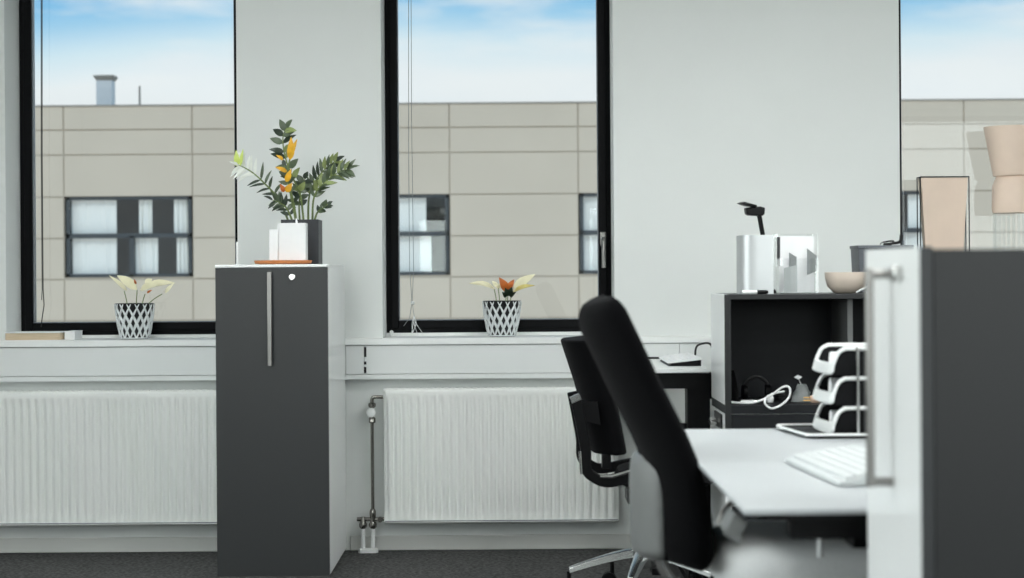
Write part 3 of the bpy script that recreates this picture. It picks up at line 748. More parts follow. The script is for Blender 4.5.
hd.prism([(A.x+.004, zb2-.002), (A.x+.012, zb2-.007), (B.x-.008, zd+.001), (B.x, zd+.008), (B.x+.002, zc2), (B.x-.015, zc2+.005), (A.x, za)], 6.62, 6.68)
obj('lamp_head', hd, M_blkpl, lamp, bevel=.004)
fpl = MB(); c0, c1_ = at(737.5, 203, 6.65), at(755.5, 206.5, 6.65)
fpl.prism([(c0.x, c0.z), (c0.x+.02, c0.z-.008), (c1_.x, c1_.z-.004), (c1_.x, c1_.z+.004), (c0.x+.02, c0.z+.003)], 6.61, 6.69)
obj('lamp_flap', fpl, M_blkpl, lamp, bevel=.002)

a0, a1 = at(776, 291, 6.45).x, at(818, 291, 6.45).x; az = at(796, 233.5, 6.45).z
ab = thing('brochure_holder', ((a0+a1)/2, 6.5, ST), 'clear acrylic holder with white and grey cards on top of the shelf', 'holder')
am = MB().box(a0, a1, 6.44, 6.443, ST, ST+.20*.62).box(a0, a0+.003, 6.443, 6.545, ST, az).box(a1-.003, a1, 6.443, 6.545, ST, az).box(a0+.003, a1-.003, 6.542, 6.545, ST, az).box(a0+.003, a1-.003, 6.443, 6.542, ST, ST+.004)
obj('acrylic_body', am, M_acr, ab, smooth=False)
def card(name, pl, Y, m, lab, th=.002, grp='cards in the acrylic holder'):
    pts = [at(x, y, Y) for x, y in pl]
    zmin = min(p_.z for p_ in pts)
    poly = [(p_.x, max(p_.z, ST+.005)) for p_ in pts]
    tag(obj(name, MB().prism(poly, Y, Y+th), m), lab, 'card', grp)
card('paper_card', [(779, 236), (779, 265), (790, 268), (790, 290), (780, 292), (816, 292), (814, 236)][:1] + [(779, 292), (814, 292), (814, 236)], 6.535, M_paper, 'large plain white card at the back of the acrylic holder')
card('paper_card', [(776.8, 237), (776.8, 266), (780, 266), (780, 237)], 6.51, M_edge, 'narrow dark card along the left wall of the acrylic holder')
card('paper_card', [(789, 252.5), (789, 273), (796.5, 273), (796.5, 257)], 6.50, M_card, 'small grey card in the middle of the acrylic holder')
card('paper_card', [(807, 248.5), (807, 275), (817, 271), (817, 256)], 6.49, M_card, 'slanted grey card at the right side of the acrylic holder')
card('paper_card', [(784, 268), (784, 292), (797, 292), (797, 265)], 6.46, M_lcard, 'short light grey card at the front left of the acrylic holder')
pe = [at(742, 289, 6.385), at(757, 289, 6.385), at(768, 289, 6.385)]
mk = thing('marker_pen', (pe[1].x, 6.385, ST), 'white and black marker pen lying before the silver file box', 'pen')
obj('pen_barrel', MB().cyl((pe[0].x, 6.385, ST+.007), (pe[1].x, 6.385, ST+.007), .0068, 12), M_whitepl, mk)
obj('pen_cap', MB().tube([(pe[1].x, 6.385, ST+.007), (pe[2].x-.008, 6.385, ST+.007), (pe[2].x, 6.385, ST+.007)], [.0072, .0072, .005], 12), M_blkpl, mk)
bc = at(846, 285, 6.49)
bw = MB().lathe((bc.x, 6.49, ST), [(.030, 0), (.045, .003), (.066, .024), (.0735, .055), (.074, .073), (.0705, .074), (.0695, .055), (.060, .028), (.035, .010), (.005, .008)], 40)
tag(obj('bowl', bw, M_bowl), 'beige ceramic bowl on the shelf top in front of the dark grey box', 'bowl')
d0 = at(850.5, 246, 6.745); d1 = at(913, 246, 6.59)
gb = thing('storage_box', ((d0.x+d1.x)/2, 6.66, ST), 'dark grey box behind the beige bowl on top of the shelf', 'box')
obj('box_body', MB().hull_sections([[(d0.x+.006, 6.60, ST), (d1.x-.006, 6.60, ST), (d1.x-.006, 6.74, ST), (d0.x+.006, 6.74, ST)], [(d0.x, 6.594, d0.z-.012), (d1.x, 6.594, d0.z-.012), (d1.x, 6.746, d0.z-.012), (d0.x, 6.746, d0.z-.012)]]), M_box, gb, bevel=.002)
obj('box_lid', MB().box(d0.x-.003, d1.x+.003, 6.59, 6.75, d0.z-.012, d0.z), M_box, gb, bevel=.002)
cz = d0.z+.004
#cb_ = MB().tube(bez([(at(879, 240, 6.66).x, 6.64, cz), (at(885, 240, 6.66).x, 6.70, cz+.008), (at(893, 240, 6.66).x, 6.66, cz+.012), (at(889, 240, 6.66).x, 6.63, cz), (at(884, 240, 6.66).x, 6.66, cz), (at(895, 240, 6.66).x, 6.67, cz+.004), (at(901, 240, 6.66).x, 6.66, cz+.010), (at(901.5, 240, 6.66).x, 6.66, cz+.030)], 48), [.0025+.0028*min(1, i/36) for i in range(50)][:50], 8) if False else None
pth = bez([(at(879, 240, 6.66).x, 6.64, cz), (at(885, 240, 6.66).x, 6.70, cz+.008), (at(893, 240, 6.66).x, 6.66, cz+.012), (at(889, 240, 6.66).x, 6.63, cz), (at(884, 240, 6.66).x, 6.66, cz), (at(895, 240, 6.66).x, 6.67, cz+.004), (at(900, 240, 6.66).x, 6.66, cz+.010), (at(901.5, 240, 6.66).x, 6.66, cz+.034)], 48)
tag(obj('headset_cable', MB().tube(pth, [.002+.0045*i/(len(pth)-1) for i in range(len(pth))], 8), M_cable), 'black coiled cable with a thick end on the dark grey box', 'cable')
wpth = bez([(at(856, 290, 6.40).x, 6.40, ST+.003), (at(862, 285, 6.40).x, 6.40, ST+.014), (at(869, 281, 6.40).x, 6.40, ST+.024), (at(876, 290, 6.40).x, 6.40, ST+.003), (at(866, 290, 6.40).x, 6.395, ST+.003)], 24)
tag(obj('white_cable', MB().tube(wpth, .0028, 8), M_wcable), 'bent white wire lying at the foot of the beige bowl', 'cable')

# things inside the shelf
cp = [at(x, y, 6.40) for x, y in ((729, 402), (745, 404), (756, 402), (770, 396), (783, 387), (789, 388), (789, 397), (780, 406), (770, 408), (765, 402), (768, 397), (780, 391))]
for i, p_ in enumerate(cp): p_.y = 6.36+.012*i; p_.z = max(p_.z, SD+.004)
cp2 = []
for (x, y), yy in zip(((729, 402), (745, 404), (756, 402), (770, 396), (783, 387), (789.5, 388), (789, 397), (781, 405), (772, 408.5), (766, 405), (765, 400), (772, 394), (784, 391.5)), (6.42, 6.39, 6.37, 6.36, 6.35, 6.345, 6.342, 6.340, 6.340, 6.342, 6.36, 6.38, 6.40)):
    p_ = at(x, y, yy); 
    if yy > 6.345: p_.z = max(p_.z, SD+.004)
    cp2.append(p_)
tag(obj('white_cable', MB().tube(bez(cp2, 72), .0038, 8), M_wcable), 'white charging cable looped over the front edge of the open shelf', 'cable')
ad0 = at(741, 401, 6.45)
wa = thing('power_adapter', (ad0.x+.02, 6.45, SD), 'small white adapter under the looped white cable in the shelf', 'adapter')
obj('adapter_body', MB().box(ad0.x, ad0.x+.045, 6.44, 6.465, SD, SD+.010), M_whitepl, wa, bevel=.002)
obj('plug_pin', MB().cyl((ad0.x+.045, 6.452, SD+.006), (ad0.x+.06, 6.452, SD+.006), .003, 8), M_chrome, wa)
sp = at(770, 400, 6.46)
tag(obj('white_plug', MB().lathe((sp.x, 6.47, SD), [(.012, 0), (.014, .004), (.014, .018), (.008, .026), (.004, .028)], 16), M_whitepl), 'small round white plug behind the cable loop in the shelf', 'plug')
hs = at(757, 385, 6.6)
hp = MB().tube([(hs.x+.045*math.cos(q), 6.62, SD+.012+.05*math.sin(q)+.02) for q in [PI*1.0*i/14 for i in range(15)]], .006, 8)
hset = thing('headset', (hs.x, 6.62, SD), 'black headset standing at the back of the open shelf', 'headset')
obj('headband', hp, M_cable, hset)
for s in (-1, 1):
    obj('ear_cushion', MB().tube([(hs.x+s*.053, 6.62, SD+.028), (hs.x+s*.046, 6.62, SD+.028), (hs.x+s*.032, 6.62, SD+.028)], [.022, .027, .024], 16), M_blkpl, hset)
mb0 = at(776, 396, 6.5)
tag(obj('cable_coil', MB().tube([(mb0.x+.026+(.024+.004*math.sin(i*.9))*math.cos(i*.45), 6.52+.03*math.sin(i*.45), SD+.005+.0006*i) for i in range(56)], .0045, 6), M_cable), 'black cable coiled up beyond the white loop in the shelf', 'cable')
bp = at(731, 385, 6.5)
lb_ = MB()
secs = []
for i in range(9):
    u = i/8; z_ = SD+.0+.11*u; r = .022*(1-.75*u**2)+.004
    secs.append([(SX0+.048+r*math.cos(q)*.9, 6.55+r*math.sin(q)*1.5, z_) for q in [2*PI*j/14 for j in range(14)]])
tag(obj('black_pouch', lb_.hull_sections(secs), M_fab), 'soft black pouch leaning in the left corner of the open shelf', 'pouch')
g0 = at(804, 392, 6.45)
gc = thing('grey_pouch', (g0.x, 6.48, SD), 'crumpled grey translucent pouch with a white tag at the rear of the shelf', 'pouch')
random.seed(3)
secs = []
for i in range(7):
    u = i/6; r = .038*(1-.65*u)
    secs.append([(g0.x+r*math.cos(q)*(1+.25*random.uniform(-1, 1)), 6.50+r*.7*math.sin(q)*(1+.2*random.uniform(-1, 1)), SD+.062*u) for q in [2*PI*j/16 for j in range(16)]])
obj('pouch_body', MB().hull_sections(secs), M_card, gc)
tg = at(798.5, 377.5, 6.47); tg2 = SD+.085
obj('tag', MB().prism([(tg.x-.014, tg.z), (tg.x, tg.z+.009), (tg.x+.015, tg.z+.001), (tg.x+.002, tg.z-.009)], 6.485, 6.488).cyl((tg.x+.002, 6.4885, tg.z-.004), (g0.x, 6.497, SD+.055), .0012, 6), M_paper, gc, label='white diamond-shaped tag')
pg = at(812, 399, 6.42)
pl = thing('power_plug', (pg.x, 6.42, SD), 'beige power plug with two brass pins next to the letter trays', 'plug')
pzz = max(pg.z, SD+.013)
obj('plug_body', MB().hull_sections([[(pg.x-.006+dx_, 6.42+.011*math.cos(q)*k_, SD+.0145+.0135*math.sin(q)*k_) for q in [2*PI*j/14 for j in range(14)]] for dx_, k_ in ((0, .8), (.006, 1), (.03, 1), (.045, .6), (.06, .35))]), M_skin, pl)
for s in (-1, 1): obj('plug_pin', MB().cyl((pg.x-.030, 6.42, SD+.0145+s*.005), (pg.x-.004, 6.42, SD+.0145+s*.005), .0022, 8), M_gold, pl)

# ------------------------------------------------------------------ wall desk (far)
DZ = at(690, 368.7, 6.80).z
fd = thing('desk', (.45, 7.05, 0), 'white-topped desk on black legs beneath the window sill, beside the shelf', 'desk')
obj('desk_top', MB().box(.48, .724, 6.80, 7.735, DZ-.016, DZ), M_sill, fd, bevel=.003)
for a_ in (6.83, 7.55): obj('desk_beam', MB().box(.50, .715, a_, a_+.07, DZ-.075, DZ-.016), M_blkpl, fd)
lx0, lx1 = at(686, 400, 6.9).x, at(711, 400, 6.9).x
for y0, y1 in ((6.85, 6.95),):
    obj('desk_leg', MB().box(lx0, lx1, y0, y1, .02, DZ-.018), M_blkpl, fd, bevel=.003)
obj('desk_leg', MB().box(.53, .60, 7.50, 7.60, .02, DZ-.018), M_blkpl, fd, bevel=.003)
obj('desk_foot', MB().box(lx0, lx1, 6.82, 7.40, 0, .025), M_blkpl, fd, bevel=.003)
obj('desk_foot', MB().box(.53, .60, 7.1, 7.65, 0, .025), M_blkpl, fd, bevel=.003)
obj('cross_rail', MB().box(.55, lx1, 6.88, 6.92, at(690, 427, 6.86).z-.02, at(690, 424, 6.86).z), M_blkpl, fd)
q = [at(672, 360, 7.0), at(700, 351, 7.0)]
KO = .265
kbd = thing('keyboard', (.66, 6.85+KO, DZ), 'white keyboard with a dark underside on the desk under the sill', 'keyboard')
kz = DZ
obj('keyboard_base', MB().prism([(.59, kz), (.712, kz), (.712, kz+.022), (.60, kz+.010)], 6.72+KO, 7.15+KO), M_blkpl, kbd, label='dark keyboard underside')
obj('keyboard_deck', MB().prism([(.585, kz+.0105), (.714, kz+.0235), (.714, kz+.031), (.588, kz+.016)], 6.715+KO, 7.155+KO), M_whitepl, kbd, bevel=.002)
ks = MB()
for i in range(5):
    for j in range(14):
        x = .60+.0215*i; y = 6.73+KO+.03*j; z_ = kz+.0165+.0026*i+ .0005
        ks.obox((x+.010, y+.013, z_+.0025), (.0088, 0, .0011), (0, .0125, 0), (-.0003, 0, .0025))
obj('keys', ks, M_paper, kbd)
cab_p = bez([at(695, 352, 7.5)+Vector((0, 0, -.0)), at(697, 346, 7.5), at(703, 343.5, 7.5), at(710, 344, 7.5), at(714, 352, 7.5)], 24)
for p_ in cab_p: p_.z = max(p_.z, DZ+.004)
cab_p[0].z = DZ+.004; cab_p[-1].z = DZ+.004
dl = bez([(.52, 7.6, DZ+.004), (.62, 7.58, DZ+.004), (.69, 7.53, DZ+.004), cab_p[0]], 12)
tag(obj('black_cable', MB().tube(dl[:-1]+cab_p, .0045, 8), M_cable), 'black cable arching above the desk behind the white keyboard', 'cable')

# ------------------------------------------------------------------ near desk
EX = .408; DY0, DY1, DT = 3.275, 4.97, .74
nd_ = thing('desk', (.82, 4.1, 0), 'pale grey desk with black underframe where the letter trays stand', 'desk')
obj('desk_top', MB().box(EX, 1.25, DY0, DY1, DT-.010, DT), M_desk, nd_, bevel=.002)
obj('desk_underside', MB().box(EX+.025, 1.23, DY0+.012, DY1-.02, DT-.022, DT-.0105), M_blkpl, nd_)
obj('desk_beam', MB().box(.62, 1.10, DY0+.10, DY1-.10, DT-.085, DT-.0225), M_blkpl, nd_, label='black steel underframe beam')
obj('desk_beam', MB().box(.50, 1.20, DY0+.05, DY0+.11, DT-.060, DT-.0225), M_blkpl, nd_, label='black steel cross beam')
for y in (DY0+.30, DY1-.30):
    obj('desk_leg', MB().box(1.02, 1.10, y-.03, y+.03, .02, DT-.085), M_blkpl, nd_, bevel=.003)
    obj('desk_foot', MB().box(.72, 1.22, y-.035, y+.035, 0, .025), M_blkpl, nd_, bevel=.004)
gb0 = at(735, 519, 3.40)
bkm = MB().obox((gb0.x, 3.43, DT-.046), (.012, 0, -.008), (0, .05, 0), (.009, 0, .017))
bkt = obj('clamp_bracket', bkm, M_shell, nd_, bevel=.002, label='grey metal bracket under the corner')
obj('bracket_edge', MB().obox((gb0.x-.006, 3.378, DT-.062), (.015, 0, -.010), (0, .003, 0), (.003, 0, .005)), M_shell, bkt)
obj('height_lever', MB().tube(bez([(EX+.03, 3.62, DT-.024), (EX+.012, 3.60, DT-.032), (EX-.004, 3.58, DT-.045), (EX-.014, 3.57, DT-.065)], 12), [.007, .007, .007, .006, .006, .006, .006, .005, .005, .005, .004, .004, .003][:13], 8), M_steel, nd_, label='light metal lever below the desk edge')
obj('cable_port', MB().cyl((at(820, 535, 3.6).x, 3.6, DT-.135), (at(820, 535, 3.6).x, 3.6, DT-.085), .006, 10), M_whitepl, nd_, label='small white post under the desk')

# keyboard on the near desk
kc = Vector((.70, 3.84, DT)); rot = math.radians(4.5)
ku = Vector((math.cos(rot), math.sin(rot), 0)); kv = Vector((-math.sin(rot), math.cos(rot), 0)); up = Vector((0, 0, 1))
kk = thing('keyboard', tuple(kc), 'white keyboard on the pale grey desk, half hidden by the near cabinet', 'keyboard')
Lh, Wh = .232, .085
tl = (ku + up*.14).normalized(); tn = tl.cross(kv).normalized()
kbm = MB()
prof = [(-Wh, .002), (Wh, .002), (Wh, .034), (Wh-.01, .036), (-Wh+.004, .012), (-Wh, .009)]
vs = [kc+ku*x+kv*s*Lh+up*z_ for s in (-1, 1) for x, z_ in prof]; n = len(prof)
kbm.add(vs, [tuple(range(n)), tuple(range(n, 2*n))] + [(i, (i+1) % n, (i+1) % n+n, i+n) for i in range(n)])
obj('keyboard_base', kbm, M_key, kk, bevel=.002)
km = MB()
for i in range(6):
    for j in range(21):
        x = -Wh+.024+i*.0235; y = -Lh+.014+j*.0214
        zc_ = .0135+(x+Wh)*.149
        km.obox(kc+ku*x+kv*y+up*zc_, ku*.0094+up*.0014, kv*.0094, up*.005)
obj('keys', km, M_key, kk, bevel=.0015)
for s in (-1, 1):
    obj('keyboard_foot', MB().obox(kc+ku*(Wh-.012)+kv*s*(Lh-.03)+up*.0015, ku*.008, kv*.015, up*.0015), M_blkpl, kk)
cpts = bez([(.745, 3.50, DT+.016), (.70, 3.49, DT+.020), (.675, 3.44, DT+.012), (.69, 3.40, DT+.004), (.76, 3.37, DT+.004)], 24)
tag(obj('white_cable', MB().tube(bez([(.80, 3.56, DT+.004), (.72, 3.50, DT+.006), (.685, 3.47, DT+.010), (.69, 3.42, DT+.006), (.76, 3.37, DT+.005)], 24), .0045, 8), M_wcable), 'white cord curled beside the corner of the white keyboard', 'cable')

# letter trays on a low white tray
lt = MB(); y0, y1 = 4.645, 4.955
rr = [(x, y) for x, y in ((.735, y0+.03), (.745, y0+.008), (.77, y0), (1.17, y0), (1.19, y0+.02), (1.19, y1-.02), (1.17, y1), (.755, y1), (.715, y1-.02), (.705, y1-.05))]
def ringz(k, z_): 
    cx, cy = .95, (y0+y1)/2
    return [(cx+(x-cx)*k, cy+(y-cy)*k, z_) for x, y in rr]
lt.hull_sections([ringz(.95, DT), ringz(.97, DT+.004), ringz(1.0, DT+.009), ringz(1.0, DT+.0105), ringz(.97, DT+.0105), ringz(.95, DT+.007)])
ltray = thing('desk_tray', (.95, (y0+y1)/2, DT), 'low dark tray with a rounded white rim under the stacked letter trays', 'tray')
obj('tray_base', lt, M_blkpl, ltray)
obj('tray_rim', MB().tube(bez([(x, y, DT+.0105) for x, y in rr]+[(rr[0][0], rr[0][1], DT+.0105)], 60), .0036, 8), M_whitepl, ltray, label='thin white rim')
TX0, TX1, TY0, TY1 = .805, 1.14, 4.68, 4.92
pit = .0755; tb = DT+.019
def tray_shape(z0, t, papers):
    hgt = .066
    side = [(TX0+.002, z0), (TX1, z0), (TX1, z0+hgt), (TX0+.034, z0+hgt), (TX0+.020, z0+hgt*.84), (TX0+.008, z0+hgt*.40)]
    for yy in (TY0, TY1-.004):
        obj('tray_side', MB().prism(side, yy, yy+.004), M_blkpl, t)
    obj('tray_floor', MB().box(TX0+.01, TX1, TY0+.004, TY1-.004, z0, z0+.004).box(TX1-.004, TX1, TY0+.004, TY1-.004, z0+.004, z0+hgt), M_blkpl, t)
    # white rim: front lip sweeping up both sides
    rim = []
    for x, z_ in ((TX1-.02, z0+hgt+.001), (TX0+.06, z0+hgt+.001), (TX0+.034, z0+hgt-.001), (TX0+.018, z0+hgt*.82), (TX0+.006, z0+hgt*.4), (TX0+.001, z0+.008)): rim.append((x, TY0+.001, z_))
    back = [(x-.004 if i > 1 else x, TY1-.001, z_) for i, (x, y, z_) in enumerate(rim)][::-1]
    front = [(TX0-.006, TY0+.04, z0+.006), (TX0-.012, (TY0+TY1)/2, z0+.007), (TX0-.009, TY1-.04, z0+.007)]
    path = bez(rim+front+back, 90)
    obj('tray_rim', MB().tube(path, .0052, 8), M_whitepl, t, label='thick white rim')
    lip = MB()
    n = 12; vs = []; fs = []
    for j in range(n+1):
        v = j/n; yy = TY0+.004+(TY1-TY0-.008)*v; bow = .014*math.sin(PI*v)
        for x, z_ in ((TX0+.008, z0+.002), (TX0-.004-bow, z0+.012), (TX0+.0-bow, z0+.032), (TX0+.007-bow, z0+.032), (TX0+.014, z0+.006)): vs.append((x, yy, z_))
    for j in range(n):
        for i in range(5): fs.append((j*5+i, j*5+(i+1) % 5, (j+1)*5+(i+1) % 5, (j+1)*5+i))
    fs += [tuple(range(5)), tuple(n*5+i for i in range(5))]
    obj('front_lip', lip.add(vs, fs), M_whitepl, t, label='white curved front lip')
poslab = ['bottom', 'middle', 'top']
lab3 = ['lowest of the three stacked black letter trays with white rims', 'middle one of the three stacked black letter trays with white rims', 'topmost of the three stacked black letter trays with white rims']
tr0 = None
for i in range(3):
    z0 = tb-.0118+i*pit
    if tr0 is None:
        tr0 = thing('letter_tray', ((TX0+TX1)/2, (TY0+TY1)/2, z0), lab3[0], 'letter tray', 'stacked letter trays')
        tray_shape(z0, tr0, None)
    else:
        c_ = copy_tree(tr0); c_.location.z = z0; c_['label'] = lab3[i]
    # rolled papers inside
    pr = MB()
    if i == 1:
        pr.cyl((TX0+.018, TY0+.12, z0+.030+.006), (TX0+.24, TY0+.12, z0+.030+.006), .026, 20)
        tag(obj('paper_roll', pr, M_paper), 'thick white paper roll in the middle letter tray', 'paper roll')
    else:
        pr.cyl((TX0+.018, TY0+.11, z0+.0325), (TX0+.25, TY0+.12, z0+.0325), .022, 20)
        pr.box(TX0+.02, TX0+.26, TY0+.03, TY1-.03, z0+.0042, z0+.0095)
        tag(obj('paper_sheets', pr, M_paper), 'white papers with a rolled sheet in the %s letter tray' % ('lowest' if i == 0 else 'topmost'), 'papers')
pst = at(858, 400, 4.665).x
po = thing('tray_post', (pst, 4.665, DT), 'thin chrome upright rod before the stacked letter trays', 'rod')
obj('rod', MB().cyl((pst, 4.664, tb-.012), (pst, 4.664, at(858, 352, 4.66).z), .0042, 10), M_chrome, po)
obj('finial', MB().lathe((pst, 4.664, at(858, 352, 4.66).z-.002), [(.004, 0), (.0075, .003), (.0075, .009), (.003, .013)], 12), M_chrome, po)

# ------------------------------------------------------------------ office chairs
def pad(center, half_y, cy, thick, wrap, low=1.0, level=False, ny=20, nz=40, pw=4.0, z_round=.05):
    """upholstered back: center = list of (x,z) spine points bottom->top; cross-section is a rounded slab wrapping forward at the edges"""
    path = bez([(x, 0, z_) for x, z_ in center], nz); k = len(path); secs = []
    Ltot = sum((path[i+1]-path[i]).length for i in range(k-1)); acc = 0
    for i, p in enumerate(path):
        if i: acc += (path[i]-path[i-1]).length
        d0 = min(acc, Ltot-acc)
        rf = 1.0 if d0 > z_round else max(.02, math.sqrt(max(0, 1-((z_round-d0)/z_round)**2)))
        t = (path[min(i+1, k-1)]-path[max(i-1, 0)]).normalized()
        nrm = Vector((1, 0, 0)) if level else Vector((t.z, 0, -t.x))
        ring_ = []; N = 40
        for j in range(N):
            q = 2*PI*j/N; cq, sq_ = math.cos(q), math.sin(q)
            yy = math.copysign(abs(cq)**(2/pw), cq); nn = math.copysign(abs(sq_)**(2/2.6), sq_)
            hy = half_y*(.80+.20*rf)
            f = wrap*(abs(yy)**2.2)
            ring_.append(p + Vector((0, cy+yy*hy, 0)) + nrm*(nn*thick*(1+(low-1)*max(0, 1-2.2*i/k))*.5*rf*(1-.25*abs(yy)**4) + f))
        secs.append(ring_)
    return MB().hull_sections(secs)
def star_base(t, hx, hy, a0, legr=.32):
    col = MB().lathe((hx, hy, 0), [(.028, .19), (.028, .26), (.022, .262), (.022, .36)], 20)
    obj('gas_column', col, M_chrome, t)
    hub = obj('base_hub', MB().lathe((hx, hy, 0), [(.04, .115), (.048, .13), (.048, .185), (.034, .20)], 24), M_alu, t)
    for i in range(5):
        q = math.radians(a0+72*i); d = Vector((math.cos(q), math.sin(q), 0)); s = Vector((-d.y, d.x, 0))
        secs = []
        for u in (0, .15, .4, .7, .92, 1.0):
            r = .03+(legr-.03)*u; zt_ = .185-.065*u**1.3; hh = .034-.012*u; ww = .026-.011*u
            c = Vector((hx, hy, zt_))+d*r
            secs.append([c+s*(-ww)+Vector((0, 0, -hh)), c+s*ww+Vector((0, 0, -hh)), c+s*ww*.8+Vector((0, 0, -.004)), c+s*ww*.35, c-s*ww*.35, c-s*ww*.8+Vector((0, 0, -.004))])
        obj('base_leg', MB().hull_sections(secs), M_alu, t, bevel=.002)
        c = Vector((hx, hy, 0))+d*legr
        e = Vector((math.cos(q+1.1), math.sin(q+1.1), 0)); w_ = Vector((-e.y, e.x, 0))
        cm = MB()
        for s_ in (-1, 1):
            o_ = c+e*.012+w_*s_*.013
            cm.tube([o_-w_*.008+Vector((0, 0, .029)), o_-w_*.004+Vector((0, 0, .029)), o_+w_*.004+Vector((0, 0, .029)), o_+w_*.008+Vector((0, 0, .029))], [.025, .029, .029, .025], 18)
        cm.cyl(c+Vector((0, 0, .03)), c+Vector((0, 0, .105)), .008, 10)
        cm.cyl(c+e*.012-w_*.012+Vector((0, 0, .029)), c+e*.012+w_*.012+Vector((0, 0, .029)), .008, 10)
        obj('caster', cm, M_blkpl, t)
def seat_mesh(x0, x1, cy, hw, zb, zt_):
    secs = []; N = 44; cx = (x0+x1)/2; hx = (x1-x0)/2
    for k_, z_ in ((.86, zb), (.96, zb+.010), (1.0, zb+.030), (.985, zt_-.028), (.94, zt_-.012), (.82, zt_-.002), (.4, zt_), (.05, zt_)):
        r = []
        for j in range(N):
            q = 2*PI*j/N; c_, s_ = math.cos(q), math.sin(q)
            px = math.copysign(abs(c_)**(2/3.2), c_); py_ = math.copysign(abs(s_)**(2/3.2), s_)
            r.append((cx+px*hx*k_, cy+py_*hw*k_, z_-(.02*max(0, px)**3 if z_ > zb+.02 else 0)))
        secs.append(r)
    return MB().hull_sections(secs)

# near chair
ncx = thing('office_chair', (.62, 4.31, 0), 'tall black office chair with light grey seat, pulled up to the pale grey desk', 'chair')
spine = [(.386, .495), (.386, .53), (.385, .57), (.380, .63), (.366, .70), (.340, .775), (.304, .85), (.270, .92), (.240, .985), (.212, 1.045), (.197, 1.08), (.191, 1.098)]
obj('backrest', pad([(x-.010, z_) for x, z_ in spine], .225, 4.30, .095, .042, low=1.45, pw=4.5, z_round=.06), M_fab, ncx, label='tall black upholstered backrest')
shl = [(.300, .505), (.296, .54), (.294, .62), (.295, .69), (.302, .745)]
obj('back_shell', pad([(x+.006, z_) for x, z_ in shl], .17, 4.32, .06, .03, pw=4, z_round=.03), M_shell, ncx, label='grey lower back shell')
obj('seat', seat_mesh(.445, .93, 4.29, .275, .455, .558), M_fabg, ncx, label='light grey fabric seat')
obj('seat_plate', MB().box(.50, .80, 4.21, 4.45, .405, .44), M_blkpl, ncx, bevel=.01)
obj('tilt_mechanism', MB().box(.58, .74, 4.25, 4.41, .355, .405), M_blkpl, ncx, bevel=.01)
obj('back_support', MB().tube(bez([(.33, 4.33, .62), (.335, 4.33, .52), (.37, 4.33, .44), (.45, 4.33, .40), (.60, 4.33, .385)], 20), .016, 10), M_chrome, ncx, label='chrome back support bar')
star_base(ncx, .66, 4.33, 200)
# far chair
fcx = thing('office_chair', (.462, 6.58, 0), 'smaller black office chair with a polished star base before the radiator', 'chair')
sp2 = [(.337, .53), (.331, .57), (.314, .66), (.290, .76), (.262, .85), (.246, .90), (.236, .935)]
obj('backrest', pad([(x-.010, z_) for x, z_ in sp2], .205, 6.55, .118, .03, level=True, pw=6, z_round=.010), M_fab, fcx, label='black upholstered backrest')
A = [at(576, 400, 6.33), at(581, 425, 6.33), at(585.5, 450, 6.33), at(586, 468, 6.33), at(592, 476, 6.33), at(607, 482, 6.33), at(633, 477, 6.33), at(650, 474, 6.33)]
jb = MB(); secs = []
pth = bez(A, 42)
for i, p_ in enumerate(pth):
    t_ = (pth[min(i+1, len(pth)-1)]-pth[max(i-1, 0)]).normalized(); nn = Vector((t_.z, 0, -t_.x))
    w_ = .018
    secs.append([p_+nn*w_+Vector((0, -.014, 0)), p_+nn*w_+Vector((0, .014, 0)), p_-nn*w_+Vector((0, .014, 0)), p_-nn*w_+Vector((0, -.014, 0))])
jo = obj('back_carrier', jb.hull_sections(secs), M_blkpl, fcx, bevel=.004, label='black J-shaped side bar')
tpc = A[0]
obj('end_cap', MB().obox((tpc.x-.002, 6.33, tpc.z+.006), (.016, 0, .007), (0, .0155, 0), (-.004, 0, .010)), M_chrome, jo, label='bright metal end cap')
obj('bright_strip', MB().tube([at(581, 451, 6.30)+Vector((-.004, 0, 0)), at(582.5, 474, 6.30)+Vector((-.004, 0, 0))], .005, 8), M_chrome, jo)  # chrome strip modelled in place of a white highlight along the bar
obj('bright_strip', MB().tube([at(600, 476.5, 6.30), at(612, 476.5, 6.30), at(634, 470, 6.30)], [.006, .008, .008], 8), M_chrome, jo, label='polished metal strip')
p2_ = [p_ + Vector((0, .44, 0)) for p_ in pth]
obj('back_carrier', MB().hull_sections([[q_+Vector((0, .44, 0)) for q_ in s_] for s_ in secs]), M_blkpl, fcx, bevel=.004)
obj('carrier_bridge', MB().prism([(.232, .66), (.30, .64), (.29, .72), (.222, .72)], 6.335, 6.765), M_blkpl, fcx)
obj('adjuster_block', MB().box(at(602, 460, 6.36).x, at(611, 460, 6.36).x, 6.36, 6.42, at(606, 469, 6.36).z, at(606, 455, 6.36).z), M_blkpl, fcx, bevel=.003)
obj('seat', seat_mesh(.36, .705, 6.56, .225, .415, .478), M_fab, fcx)
obj('seat_plate', MB().box(.42, .66, 6.42, 6.70, .395, .42), M_blkpl, fcx, bevel=.01)
obj('tilt_mechanism', MB().box(.40, .55, 6.50, 6.66, .345, .395), M_blkpl, fcx, bevel=.01)
star_base(fcx, .462, 6.58, 184, .268)

